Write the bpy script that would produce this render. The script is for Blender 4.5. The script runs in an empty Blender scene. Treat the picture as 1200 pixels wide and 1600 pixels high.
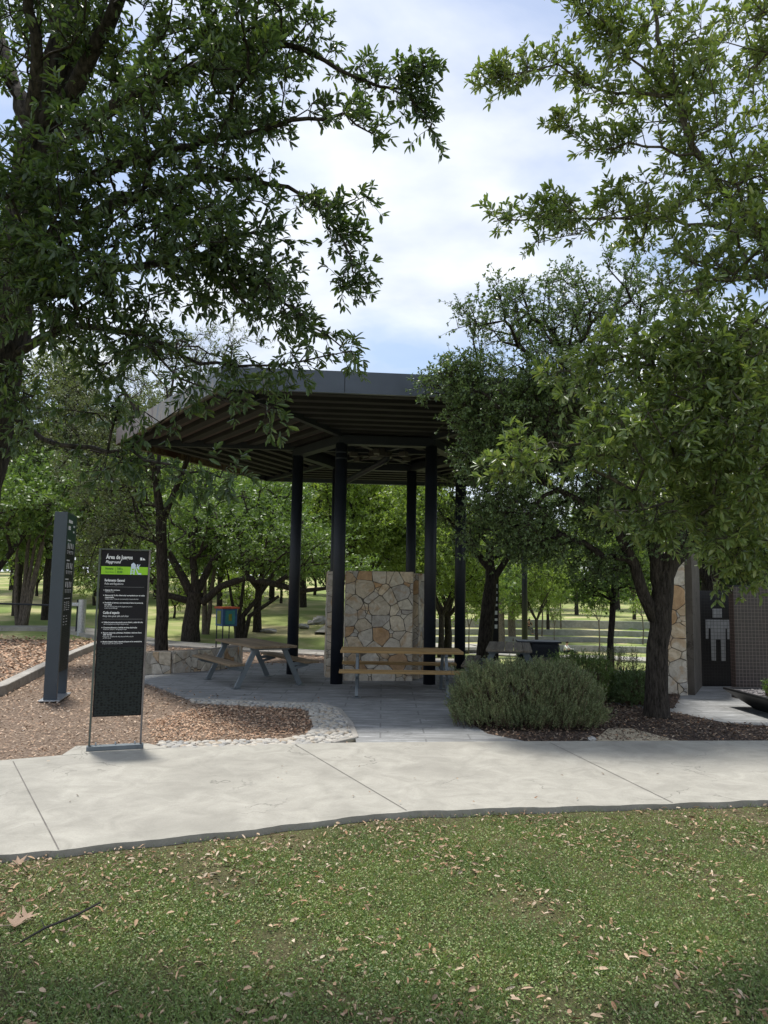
import bpy, math
import numpy as np
from mathutils import Vector, Matrix
R = math.radians
# ------------------------------------------------------------------ camera, world, sun, exposure
F0, CX, CY, CAMZ = 1150.0, 600.0, 800.0, 1.8
PITCH = math.atan(120 / 1150); ROLL = 0.0165
fw = np.array([0, math.cos(PITCH), math.sin(PITCH)]); r0 = np.array([1., 0, 0]); u0 = np.array([0, -math.sin(PITCH), math.cos(PITCH)])
rt = r0 * math.cos(ROLL) + u0 * math.sin(ROLL); up = u0 * math.cos(ROLL) - r0 * math.sin(ROLL)
scene = bpy.context.scene
cd = bpy.data.cameras.new('camera'); cam = bpy.data.objects.new('camera', cd); scene.collection.objects.link(cam)
cam.matrix_world = Matrix(((rt[0], up[0], -fw[0], 0), (rt[1], up[1], -fw[1], 0), (rt[2], up[2], -fw[2], CAMZ), (0, 0, 0, 1)))
cd.sensor_fit = 'VERTICAL'; cd.sensor_height = 36; cd.lens = 36 * F0 / 1600; cd.clip_end = 2000; cd.clip_start = .05
scene.camera = cam
SUN_EL, SUN_AZ = R(73), R(-33)      # azimuth from +Y, clockwise positive: the sun stands high, beyond and a little left
w = bpy.data.worlds.new('World'); scene.world = w; w.use_nodes = True
nt = w.node_tree; N = nt.nodes; L = nt.links; N.clear()
def wn(t, **k):
    n = N.new(t)
    for a, v in k.items(): setattr(n, a, v)
    return n
sky = wn('ShaderNodeTexSky', sky_type='NISHITA', sun_disc=False, sun_elevation=SUN_EL, sun_rotation=SUN_AZ, air_density=1.0, dust_density=1.2, ozone_density=1.3)
tc = wn('ShaderNodeTexCoord'); sep = wn('ShaderNodeSeparateXYZ'); L.new(tc.outputs['Generated'], sep.inputs[0])
zz = wn('ShaderNodeMath', operation='MAXIMUM'); L.new(sep.outputs['Z'], zz.inputs[0]); zz.inputs[1].default_value = 0
za = wn('ShaderNodeMath', operation='ADD'); L.new(zz.outputs[0], za.inputs[0]); za.inputs[1].default_value = .28
cmb = wn('ShaderNodeCombineXYZ')
for i, ax in enumerate('XY'):
    d = wn('ShaderNodeMath', operation='DIVIDE'); L.new(sep.outputs[ax], d.inputs[0]); L.new(za.outputs[0], d.inputs[1]); L.new(d.outputs[0], cmb.inputs[i])
mp = wn('ShaderNodeMapping'); L.new(cmb.outputs[0], mp.inputs[0]); mp.inputs['Rotation'].default_value = (0, 0, .5); mp.inputs['Scale'].default_value = (1.0, 1.5, 1); mp.inputs['Location'].default_value = (3.1, 1.35, 0)
n1 = wn('ShaderNodeTexNoise'); L.new(mp.outputs[0], n1.inputs[0]); n1.inputs['Scale'].default_value = 1.5; n1.inputs['Detail'].default_value = 7; n1.inputs['Roughness'].default_value = .5; n1.inputs['Distortion'].default_value = .35
cr = wn('ShaderNodeValToRGB'); L.new(n1.outputs[0], cr.inputs[0]); cr.color_ramp.elements[0].position = .41; cr.color_ramp.elements[1].position = .60
cr.color_ramp.elements[0].color = (.22, .22, .22, 1); cr.color_ramp.elements[1].color = (1, 1, 1, 1)
n2 = wn('ShaderNodeTexNoise'); L.new(mp.outputs[0], n2.inputs[0]); n2.inputs['Scale'].default_value = 2.6; n2.inputs['Detail'].default_value = 6; n2.inputs['Roughness'].default_value = .5
cr2 = wn('ShaderNodeValToRGB'); L.new(n2.outputs[0], cr2.inputs[0]); cr2.color_ramp.elements[0].position = .35; cr2.color_ramp.elements[1].position = .65
cr2.color_ramp.elements[0].color = (4.0, 4.45, 5.3, 1); cr2.color_ramp.elements[1].color = (6.1, 6.3, 6.6, 1)
mx = wn('ShaderNodeMix', data_type='RGBA'); L.new(cr.outputs[0], mx.inputs['Factor']); L.new(sky.outputs[0], mx.inputs['A']); L.new(cr2.outputs[0], mx.inputs['B'])
bg = wn('ShaderNodeBackground'); L.new(mx.outputs['Result'], bg.inputs[0]); bg.inputs[1].default_value = .112
wo = wn('ShaderNodeOutputWorld'); L.new(bg.outputs[0], wo.inputs[0])
sd = bpy.data.lights.new('sun', 'SUN'); sd.energy = 2.8; sd.angle = R(7); sd.color = (1, .96, .9)
sun = bpy.data.objects.new('sun', sd); scene.collection.objects.link(sun)
sdir = Vector((math.sin(SUN_AZ) * math.cos(SUN_EL), math.cos(SUN_AZ) * math.cos(SUN_EL), math.sin(SUN_EL)))
sun.rotation_euler = sdir.to_track_quat('Z', 'Y').to_euler(); sun.location = (0, 0, 30)
scene.view_settings.view_transform = 'Standard'; scene.view_settings.look = 'None'; scene.view_settings.exposure = 0.74; scene.view_settings.gamma = 1
scene.cycles.max_bounces = 6; scene.cycles.diffuse_bounces = 3; scene.cycles.transmission_bounces = 3; scene.cycles.transparent_max_bounces = 4

# ------------------------------------------------------------------ helpers
rg = np.random.default_rng(5)
def ray(px, py): return fw * F0 + rt * (px - CX) - up * (py - CY)
def G(px, py, z=0.0):                     # the point of height z the photo shows at that pixel
    d = ray(px, py); t = (z - CAMZ) / d[2]; return Vector((d[0] * t, d[1] * t, z))
def D(px, py, Y):                         # the point at distance Y
    d = ray(px, py); t = Y / d[1]; return Vector((d[0] * t, Y, CAMZ + d[2] * t))
def sstep(a, b, x): t = np.clip((x - a) / (b - a), 0, 1); return t * t * (3 - 2 * t)
TC = (16.0, 34.0); TR = [(23.0, .44), (27.0, .40), (29.6, .45), (32.6, .70)]
def H(x, y):
    x = np.asarray(x, float); y = np.asarray(y, float)
    zl = np.interp(y, [24, 45, 80, 130], [0, 1.5, 3.0, 3.8])
    zr = np.interp(y, [18, 55, 60], [0, -2.7, -2.7]); rho = np.hypot(x - TC[0], y - TC[1])
    zt = -2.7 + 0 * x
    for r_, h_ in TR: zt = zt + h_ * sstep(r_ + .05, r_ + .35, rho)
    k = sstep(45, 53, y); zr = zr * (1 - k) + zt * k + .015 * np.maximum(0, y - 80)
    s = x / np.maximum(y, 5); wgt = sstep(-.07, .05, s)
    return (zl * (1 - wgt) + zr * wgt) - .06
def GT(px, py):
    d = ray(px, py); d = d / d[1]; prev = 5.
    for Y in np.arange(6, 200, .25):
        if CAMZ + d[2] * Y < H(d[0] * Y, Y): return Vector((d[0] * Y, Y, float(H(d[0] * Y, Y))))
    return Vector((d[0] * 200, 200, 0))
def V3(x, y): return Vector((x, y, float(H(x, y))))
def tag(o, label=None, cat=None, group=None, kind=None):
    if label: o['label'] = label
    if cat: o['category'] = cat
    if group: o['group'] = group
    if kind: o['kind'] = kind
    return o
def thing(name, label, cat, loc=(0, 0, 0), rz=0, group=None):
    o = bpy.data.objects.new(name, None); scene.collection.objects.link(o); o.location = loc; o.rotation_euler = (0, 0, rz); o.empty_display_size = .2
    return tag(o, label, cat, group)
class MB:
    def __init__(s): s.v = []; s.f = []; s.uv = []
    def add(s, vs, fs):
        b = len(s.v); s.v += [tuple(p) for p in vs]; s.f += [tuple(i + b for i in f) for f in fs]
    def box(s, c, sz, rz=0, M=None):
        hx, hy, hz = sz[0] / 2, sz[1] / 2, sz[2] / 2; vs = []
        for z in (-hz, hz):
            for x, y in ((-hx, -hy), (hx, -hy), (hx, hy), (-hx, hy)):
                if M is not None: p = M @ Vector((x, y, z)); vs.append((p[0] + c[0], p[1] + c[1], p[2] + c[2]))
                else: vs.append((c[0] + x * math.cos(rz) - y * math.sin(rz), c[1] + x * math.sin(rz) + y * math.cos(rz), c[2] + z))
        s.add(vs, [(3, 2, 1, 0), (4, 5, 6, 7), (0, 1, 5, 4), (1, 2, 6, 5), (2, 3, 7, 6), (3, 0, 4, 7)]); return s
    def beam(s, a, b, w_, h_, upv=(0, 0, 1)):
        a = Vector(a); b = Vector(b); d = b - a; z = Vector(upv); x = d.normalized(); y = z.cross(x)
        if y.length < 1e-4: y = Vector((0, 1, 0))
        y.normalize(); z = x.cross(y); M = Matrix((x, y, z)).transposed()
        return s.box((a + b) / 2, (d.length, w_, h_), M=M)
    def prism(s, poly, z0, z1):
        n = len(poly); vs = [(p[0], p[1], z0) for p in poly] + [(p[0], p[1], z1) for p in poly]
        s.add(vs, [tuple(range(n))[::-1], tuple(range(n, 2 * n))] + [(i, (i + 1) % n, n + (i + 1) % n, n + i) for i in range(n)]); return s
    def tube(s, pts, rad, n=8, cap=True, wob=0, rng=None):
        pts = [Vector(p) for p in pts]; m = len(pts)
        if not hasattr(rad, '__len__'): rad = [rad] * m
        ref = Vector((.31, .21, .93)); vs = []; t0 = None
        for i, p in enumerate(pts):
            t = (pts[min(i + 1, m - 1)] - pts[max(i - 1, 0)]).normalized()
            if t0 is None:
                a = t.cross(Vector((1, 0, 0)) if abs(t.x) < .8 else Vector((0, 1, 0))).normalized()
            else:
                a = (a - t * a.dot(t)).normalized()
            t0 = t; b = t.cross(a)
            for k in range(n):
                an = 2 * math.pi * k / n; rr = rad[i] * (1 + (wob * (rng.random() - .5) if wob else 0))
                vs.append(p + (a * math.cos(an) + b * math.sin(an)) * rr)
        fs = [(i * n + k, i * n + (k + 1) % n, (i + 1) * n + (k + 1) % n, (i + 1) * n + k) for i in range(m - 1) for k in range(n)]
        if cap: fs += [tuple(range(n))[::-1], tuple((m - 1) * n + k for k in range(n))]
        s.add(vs, fs); return s
    def blob(s, c, r, n=8, m=5, rng=None, j=.0):
        vs = [(c[0], c[1], c[2] - r[2])]
        for i in range(1, m):
            ph = -math.pi / 2 + math.pi * i / m
            for k in range(n):
                a = 2 * math.pi * k / n; q = 1 + (j * (rng.random() - .5) if rng is not None else 0)
                vs.append((c[0] + r[0] * q * math.cos(ph) * math.cos(a), c[1] + r[1] * q * math.cos(ph) * math.sin(a), c[2] + r[2] * q * math.sin(ph)))
        vs.append((c[0], c[1], c[2] + r[2])); e = len(vs) - 1
        fs = [(0, 1 + (k + 1) % n, 1 + k) for k in range(n)]
        for i in range(m - 2): fs += [(1 + i * n + k, 1 + i * n + (k + 1) % n, 1 + (i + 1) * n + (k + 1) % n, 1 + (i + 1) * n + k) for k in range(n)]
        fs += [(1 + (m - 2) * n + k, 1 + (m - 2) * n + (k + 1) % n, e) for k in range(n)]
        s.add(vs, fs); return s
    def build(s, name, mat, parent=None, smooth=False, bevel=0, world=False, uv=None):
        me = bpy.data.meshes.new(name); off = Vector((0, 0, 0)); q_ = parent
        while world and q_ is not None: off = off + q_.location; q_ = q_.parent
        me.from_pydata([(p[0] - off[0], p[1] - off[1], p[2] - off[2]) for p in s.v], [], s.f)
        if uv:
            l = me.uv_layers.new(name='UVMap')
            for li, lo in enumerate(me.loops):
                l.data[li].uv = uv(s.v[lo.vertex_index])
        if mat: me.materials.append(mat)
        if smooth: me.polygons.foreach_set('use_smooth', [True] * len(me.polygons))
        me.update(); o = bpy.data.objects.new(name, me); scene.collection.objects.link(o)
        if parent: o.parent = parent
        if bevel:
            b = o.modifiers.new('Bevel', 'BEVEL'); b.width = bevel; b.segments = 2; b.limit_method = 'ANGLE'
        return o
def np_mesh(name, V, Fc, mat, parent=None, sub=None):
    me = bpy.data.meshes.new(name); k = Fc.shape[1]
    me.vertices.add(len(V)); me.vertices.foreach_set('co', V.astype(np.float32).ravel())
    me.loops.add(Fc.size); me.loops.foreach_set('vertex_index', Fc.astype(np.int32).ravel())
    me.polygons.add(len(Fc)); me.polygons.foreach_set('loop_start', np.arange(0, Fc.size, k, dtype=np.int32))
    me.materials.append(mat); me.update(); me.validate()
    o = bpy.data.objects.new(name, me); scene.collection.objects.link(o)
    if parent: o.parent = parent
    return o
def nrm(a): return a / np.maximum(np.linalg.norm(a, axis=-1, keepdims=True), 1e-9)
def leaves(P, Dv, Nv, Ln, Wd, full=True, curl=.1):
    P = P.reshape(-1, 3); Dv = nrm(Dv.reshape(-1, 3)); Nv = Nv.reshape(-1, 3); Nv = nrm(Nv - Dv * (Nv * Dv).sum(1, keepdims=True)); S = np.cross(Dv, Nv)
    Ln = np.broadcast_to(Ln, (len(P),)).reshape(-1, 1); Wd = np.broadcast_to(Wd, (len(P),)).reshape(-1, 1); n = len(P)
    if full:
        q = [P, P + Dv * Ln * .3 + S * Wd * .42 + Nv * Wd * .18, P + Dv * Ln * .74 + S * Wd * .5 + Nv * Wd * .15 - Nv * Ln * curl * .4, P + Dv * Ln - Nv * Ln * curl,
             P + Dv * Ln * .74 - S * Wd * .5 + Nv * Wd * .15 - Nv * Ln * curl * .4, P + Dv * Ln * .3 - S * Wd * .42 + Nv * Wd * .18]
        V = np.stack(q, 1).reshape(-1, 3); b = np.arange(n)[:, None] * 6
        F = np.concatenate([b + np.array([[0, 1, 2, 3]]), b + np.array([[0, 3, 4, 5]])])
    else:
        q = [P, P + Dv * Ln * .5 + S * Wd * .5, P + Dv * Ln - Nv * Ln * curl, P + Dv * Ln * .5 - S * Wd * .5]
        V = np.stack(q, 1).reshape(-1, 3); F = np.arange(n)[:, None] * 4 + np.array([[0, 1, 2, 3]])
    return V, F
# ------------------------------------------------------------------ materials
def newmat(name):
    m = bpy.data.materials.new(name); m.use_nodes = True; t = m.node_tree; t.nodes.clear()
    o = t.nodes.new('ShaderNodeOutputMaterial'); b = t.nodes.new('ShaderNodeBsdfPrincipled'); t.links.new(b.outputs[0], o.inputs[0]); return m, t, b, o
def ramp(t, src, stops):
    r = t.nodes.new('ShaderNodeValToRGB'); t.links.new(src, r.inputs[0]); e = r.color_ramp.elements
    while len(e) > 1: e.remove(e[-1])
    e[0].position = stops[0][0]; e[0].color = (*stops[0][1], 1)
    for p, c in stops[1:]: k = e.new(p); k.color = (*c, 1)
    return r.outputs[0]
def noise(t, scale, detail=4, vec=None, rough=.55, dist=0, stretch=None):
    n = t.nodes.new('ShaderNodeTexNoise'); n.inputs['Scale'].default_value = scale; n.inputs['Detail'].default_value = detail; n.inputs['Roughness'].default_value = rough; n.inputs['Distortion'].default_value = dist
    if vec is None: vec = coord(t)
    if stretch:
        m = t.nodes.new('ShaderNodeMapping'); t.links.new(vec, m.inputs[0]); m.inputs['Scale'].default_value = stretch; vec = m.outputs[0]
    t.links.new(vec, n.inputs['Vector']); return n.outputs[0]
def coord(t, kind='Object'):
    for n in t.nodes:
        if n.bl_idname == 'ShaderNodeTexCoord': return n.outputs[kind]
    return t.nodes.new('ShaderNodeTexCoord').outputs[kind]
def mix(t, f, a, b, mode='MIX'):
    n = t.nodes.new('ShaderNodeMix'); n.data_type = 'RGBA'; n.blend_type = mode
    for k, v in (('Factor', f), ('A', a), ('B', b)):
        i = n.inputs[k] if k != 'Factor' else n.inputs[0]
        if k != 'Factor': i = [x for x in n.inputs if x.name == k and x.type == 'RGBA'][0]
        if isinstance(v, (int, float)): i.default_value = v
        elif isinstance(v, tuple): i.default_value = (*v, 1)
        else: t.links.new(v, i)
    return [x for x in n.outputs if x.type == 'RGBA'][0]
def math_(t, op, a, b=0.):
    n = t.nodes.new('ShaderNodeMath'); n.operation = op
    for i, v in enumerate((a, b)):
        if isinstance(v, (int, float)): n.inputs[i].default_value = v
        else: t.links.new(v, n.inputs[i])
    return n.outputs[0]
def bump(t, b, h, s=.3, d=.01):
    n = t.nodes.new('ShaderNodeBump'); n.inputs['Strength'].default_value = s; n.inputs['Distance'].default_value = d; t.links.new(h, n.inputs['Height']); t.links.new(n.outputs[0], b.inputs['Normal'])
def plain(name, c, rough=.6, var=.25, sc=6, metal=0, bs=.15, spec=.4):
    m, t, b, o = newmat(name); n = noise(t, sc, 6)
    t.links.new(ramp(t, n, [(.3, tuple(x * (1 - var) for x in c)), (.7, tuple(min(1, x * (1 + var)) for x in c))]), b.inputs['Base Color'])
    b.inputs['Roughness'].default_value = rough; b.inputs['Metallic'].default_value = metal; b.inputs['Specular IOR Level'].default_value = spec
    bump(t, b, noise(t, sc * 8, 3), bs, .003); return m
def leafmat(name, cols, trans=.3, rough=.45, spec=.5, sc=1.2):
    m, t, b, o = newmat(name); g = t.nodes.new('ShaderNodeNewGeometry')
    n = len(cols); c = ramp(t, g.outputs['Random Per Island'], [(i / (n - 1) * .98, cc) for i, cc in enumerate(cols)])
    c = mix(t, noise(t, sc, 3), mix(t, 1., c, (.62, .7, .7), 'MULTIPLY'), mix(t, 1., c, (1.35, 1.25, 1.1), 'MULTIPLY'))
    t.links.new(c, b.inputs['Base Color']); b.inputs['Roughness'].default_value = rough; b.inputs['Specular IOR Level'].default_value = spec
    if trans:
        tr = t.nodes.new('ShaderNodeBsdfTranslucent'); t.links.new(mix(t, 1., c, (1.5, 1.6, .7), 'MULTIPLY'), tr.inputs[0])
        ms = t.nodes.new('ShaderNodeMixShader'); ms.inputs[0].default_value = trans; t.links.new(b.outputs[0], ms.inputs[1]); t.links.new(tr.outputs[0], ms.inputs[2]); t.links.new(ms.outputs[0], o.inputs[0])
    return m
def island(name, cols, rough=.8, spec=.2):
    m, t, b, o = newmat(name); g = t.nodes.new('ShaderNodeNewGeometry'); n = len(cols)
    c = ramp(t, g.outputs['Random Per Island'], [(i / (n - 1) * .98, cc) for i, cc in enumerate(cols)])
    t.links.new(mix(t, noise(t, 40, 3), mix(t, 1., c, (.75, .75, .75), 'MULTIPLY'), mix(t, 1., c, (1.2, 1.2, 1.2), 'MULTIPLY')), b.inputs['Base Color'])
    b.inputs['Roughness'].default_value = rough; b.inputs['Specular IOR Level'].default_value = spec; return m
def barkmat(name, a, c):
    m, t, b, o = newmat(name); n = noise(t, 34, 6, stretch=(1, 1, .2), rough=.7); n2 = noise(t, 2.0, 3)
    t.links.new(mix(t, n2, ramp(t, n, [(.38, a), (.62, c)]), ramp(t, n, [(.35, tuple(x * .7 for x in a)), (.7, tuple(x * 1.3 for x in c))])), b.inputs['Base Color'])
    b.inputs['Roughness'].default_value = .92; b.inputs['Specular IOR Level'].default_value = .15; bump(t, b, n, .9, .03); return m
BARK = barkmat('bark', (.014, .012, .010), (.065, .055, .046)); BARKL = barkmat('pale_bark', (.07, .058, .046), (.2, .17, .14)); TWIG = barkmat('twig_bark', (.05, .042, .034), (.16, .14, .115))
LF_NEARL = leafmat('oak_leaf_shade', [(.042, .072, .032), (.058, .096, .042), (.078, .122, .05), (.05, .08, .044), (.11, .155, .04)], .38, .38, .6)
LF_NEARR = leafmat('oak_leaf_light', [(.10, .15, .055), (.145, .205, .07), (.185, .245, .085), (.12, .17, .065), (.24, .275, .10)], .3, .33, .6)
LF_DARK = leafmat('live_oak_leaf', [(.07, .115, .05), (.105, .165, .066), (.145, .21, .085), (.085, .13, .06)], .2, .4, .5)
LF_MID = leafmat('green_leaf', [(.085, .145, .045), (.12, .195, .058), (.16, .24, .07), (.095, .155, .055)], .32)
LF_BRT = leafmat('bright_leaf', [(.14, .21, .05), (.2, .29, .07), (.26, .34, .085), (.16, .22, .06)], .38)
LF_OLV = leafmat('olive_leaf', [(.08, .105, .05), (.115, .145, .07), (.15, .18, .095), (.09, .12, .055)], .28)
LF_ROSE = leafmat('rosemary_leaf', [(.12, .165, .08), (.18, .225, .12), (.25, .3, .165), (.14, .18, .09), (.28, .26, .16)], .12, .6, .3, 3)
LF_GRASS = leafmat('lawn_leaf', [(.14, .22, .08), (.195, .285, .10), (.26, .35, .14), (.16, .24, .09), (.29, .31, .15), (.11, .18, .08), (.48, .41, .26)], .25, .55, .35, 1.5)
def concrete(name, a, b_, stamp=False):
    m, t, b, o = newmat(name); n = noise(t, 3.2, 8, dist=.8, rough=.68); f = noise(t, 28, 5, rough=.7); big = noise(t, .35, 3)
    c = mix(t, f, ramp(t, n, [(.32, a), (.68, b_)]), ramp(t, n, [(.3, tuple(x * .9 for x in a)), (.7, tuple(x * 1.06 for x in b_))]))
    sp = noise(t, 120, 2); c = mix(t, ramp(t, noise(t, 60, 4, rough=.8), [(.35, (.22, .22, .22)), (.6, (0, 0, 0))]), c, tuple(x * .6 for x in a)); c = mix(t, ramp(t, sp, [(.64, (0, 0, 0)), (.72, (.5, .5, .5))]), c, tuple(x * .5 for x in a))
    vo = t.nodes.new('ShaderNodeTexVoronoi'); vo.feature = 'DISTANCE_TO_EDGE'; vo.inputs['Scale'].default_value = .9
    ad = t.nodes.new('ShaderNodeVectorMath'); ad.operation = 'ADD'; nn = t.nodes.new('ShaderNodeTexNoise'); nn.inputs['Scale'].default_value = 2.5; nn.inputs['Detail'].default_value = 5; t.links.new(coord(t), nn.inputs['Vector']); t.links.new(coord(t), ad.inputs[0]); t.links.new(nn.outputs['Color'], ad.inputs[1]); t.links.new(ad.outputs[0], vo.inputs['Vector'])
    crk = ramp(t, vo.outputs['Distance'], [(0, (1, 1, 1)), (.012, (0, 0, 0))]); msk = ramp(t, noise(t, .8, 2), [(.52, (0, 0, 0)), (.6, (1, 1, 1))])
    ck = mix(t, 1., crk, msk, 'MULTIPLY'); c = mix(t, ck, c, tuple(x * .55 for x in a))
    st = ramp(t, noise(t, .55, 5, dist=1.2), [(.5, (0, 0, 0)), (.62, (.35, .35, .35))]); c = mix(t, st, c, tuple(x * .72 for x in a))
    h = math_(t, 'ADD', f, math_(t, 'MULTIPLY', n, 3))
    if stamp:
        w_ = noise(t, 5, 6, stretch=(.25, 1, 1), dist=1.2, rough=.7); c = mix(t, ramp(t, w_, [(.36, (.75, .75, .75)), (.62, (0, 0, 0))]), c, tuple(x * .55 for x in a)); c = mix(t, ramp(t, w_, [(.58, (0, 0, 0)), (.72, (.5, .5, .5))]), c, (.42, .43, .43))
        br = t.nodes.new('ShaderNodeTexBrick'); br.inputs['Scale'].default_value = 1.; br.inputs['Brick Width'].default_value = 1.1; br.inputs['Row Height'].default_value = .34; br.inputs['Mortar Size'].default_value = .012; t.links.new(coord(t), br.inputs['Vector'])
        c = mix(t, math_(t, 'MULTIPLY', br.outputs['Fac'], .6), c, tuple(x * .45 for x in a)); h = math_(t, 'ADD', math_(t, 'MULTIPLY', w_, 3), f)
    t.links.new(c, b.inputs['Base Color']); b.inputs['Roughness'].default_value = .85; b.inputs['Specular IOR Level'].default_value = .25; bump(t, b, h, .35, .008); return m
CONC = concrete('path_concrete', (.30, .288, .25), (.405, .39, .34)); KERB = concrete('kerb_concrete', (.31, .29, .25), (.42, .40, .36)); CURB = concrete('curb_concrete', (.27, .25, .22), (.42, .4, .36)); PLAZA = concrete('stamped_concrete', (.26, .265, .26), (.37, .375, .37), True)
WCON = concrete('wall_concrete', (.22, .22, .21), (.36, .36, .345)); TAN = plain('tan_slab', (.42, .36, .26), .9, .15, 8)
JOINT = plain('joint', (.15, .14, .125), .95)
STEEL = plain('dark_painted_steel', (.012, .015, .022), .5, .2, 3, bs=.03, spec=.35)
NAVY = plain('bin_paint', (.012, .016, .024), .5, .2, 3)
GALV = plain('table_frame_paint', (.16, .185, .2), .45, .15, 4, .2, .04); GALVP = plain('galvanised_steel', (.42, .44, .46), .4, .25, 30, .7)
BLUEG = plain('blue_grey_paint', (.05, .065, .08), .4, .08, 2, bs=.02); BLACKP = plain('black_sign_vinyl', (.012, .011, .014), .6, .08, 3, bs=.02, spec=.25)
EDGE = plain('sign_edge', (.085, .1, .085), .5, .15, 5); LIME = plain('lime_vinyl', (.30, .62, .03), .5, .04, 4, bs=.02); WHITE = plain('white_vinyl', (.8, .8, .82), .5, .03, 5, bs=.02); DKGREEN = plain('dark_green_vinyl', (.01, .05, .04), .4, .05)
POST = plain('weathered_post', (.17, .15, .14), .6, .3, 12)
def emboss():
    m, t, b, o = newmat('embossed_black'); v = t.nodes.new('ShaderNodeTexVoronoi'); v.inputs['Scale'].default_value = 30; v.inputs['Randomness'].default_value = .45
    mpp = t.nodes.new('ShaderNodeMapping'); t.links.new(coord(t), mpp.inputs[0]); mpp.inputs['Scale'].default_value = (.75, 1, 1.2); t.links.new(mpp.outputs[0], v.inputs['Vector'])
    t.links.new(ramp(t, v.outputs['Distance'], [(.28, (.004, .005, .005)), (.42, (.016, .021, .02))]), b.inputs['Base Color']); b.inputs['Roughness'].default_value = .6; b.inputs['Specular IOR Level'].default_value = .25; bump(t, b, v.outputs['Distance'], 1, .01); return m
EMB = emboss()
def wood(name, a, c):
    m, t, b, o = newmat(name); n = noise(t, 9, 6, stretch=(.12, 3, 3), rough=.65); g = t.nodes.new('ShaderNodeNewGeometry')
    cc = ramp(t, n, [(.3, a), (.7, c)]); cc = mix(t, g.outputs['Random Per Island'], mix(t, 1., cc, (.8, .8, .8), 'MULTIPLY'), mix(t, 1., cc, (1.15, 1.12, 1.1), 'MULTIPLY'))
    t.links.new(cc, b.inputs['Base Color']); b.inputs['Roughness'].default_value = .75; b.inputs['Specular IOR Level'].default_value = .2; bump(t, b, n, .3, .004); return m
WOODG = wood('weathered_wood', (.13, .11, .085), (.27, .24, .19)); WOODB = wood('brown_wood', (.14, .105, .065), (.28, .215, .14)); WOODY = wood('golden_wood', (.3, .19, .08), (.5, .34, .16))
def flagstone(name='flagstone'):
    m, t, b, o = newmat(name); uvn = t.nodes.new('ShaderNodeTexCoord').outputs['UV']
    nn = t.nodes.new('ShaderNodeTexNoise'); nn.inputs['Scale'].default_value = 2.6; nn.inputs['Detail'].default_value = 4; t.links.new(uvn, nn.inputs['Vector'])
    sc = t.nodes.new('ShaderNodeVectorMath'); sc.operation = 'SCALE'; sc.inputs['Scale'].default_value = .26; t.links.new(nn.outputs['Color'], sc.inputs[0])
    ad = t.nodes.new('ShaderNodeVectorMath'); ad.operation = 'ADD'; t.links.new(uvn, ad.inputs[0]); t.links.new(sc.outputs[0], ad.inputs[1])
    vs = []
    for feat in ('F1', 'DISTANCE_TO_EDGE'):
        v = t.nodes.new('ShaderNodeTexVoronoi'); v.feature = feat; v.voronoi_dimensions = '2D'; v.inputs['Scale'].default_value = 3.9; v.inputs['Randomness'].default_value = 1.0; t.links.new(ad.outputs[0], v.inputs['Vector']); vs.append(v)
    sp = t.nodes.new('ShaderNodeSeparateColor'); t.links.new(vs[0].outputs['Color'], sp.inputs[0])
    c = ramp(t, sp.outputs[0], [(0, (.54, .49, .40)), (.14, (.62, .53, .40)), (.28, (.42, .39, .35)), (.40, (.54, .38, .23)), (.54, (.56, .52, .45)), (.68, (.52, .33, .16)), (.78, (.66, .61, .52)), (.9, (.56, .45, .31))])
    for n in t.nodes:
        if n.bl_idname == 'ShaderNodeValToRGB': n.color_ramp.interpolation = 'CONSTANT'
    f = t.nodes.new('ShaderNodeTexNoise'); f.inputs['Scale'].default_value = 9; f.inputs['Detail'].default_value = 7; f.inputs['Roughness'].default_value = .65; f.inputs['Distortion'].default_value = .8; t.links.new(uvn, f.inputs['Vector'])
    c = mix(t, ramp(t, f.outputs[0], [(.35, (0, 0, 0)), (.7, (1, 1, 1))]), mix(t, 1., c, (.68, .66, .64), 'MULTIPLY'), mix(t, 1., c, (1.12, 1.12, 1.14), 'MULTIPLY'))
    c = mix(t, ramp(t, f.outputs[0], [(.58, (0, 0, 0)), (.7, (.45, .45, .45))]), c, (.4, .23, .1))
    j = ramp(t, vs[1].outputs['Distance'], [(.008, (1, 1, 1)), (.020, (0, 0, 0))]); c = mix(t, j, c, (.12, .105, .09))
    t.links.new(c, b.inputs['Base Color']); b.inputs['Roughness'].default_value = .88; b.inputs['Specular IOR Level'].default_value = .2
    h = ramp(t, vs[1].outputs['Distance'], [(0, (0, 0, 0)), (.06, (.8, .8, .8)), (.2, (1, 1, 1))]); h = math_(t, 'ADD', h, math_(t, 'MULTIPLY', f.outputs[0], .35)); bump(t, b, h, .9, .02); return m
FLAG = flagstone()
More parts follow.
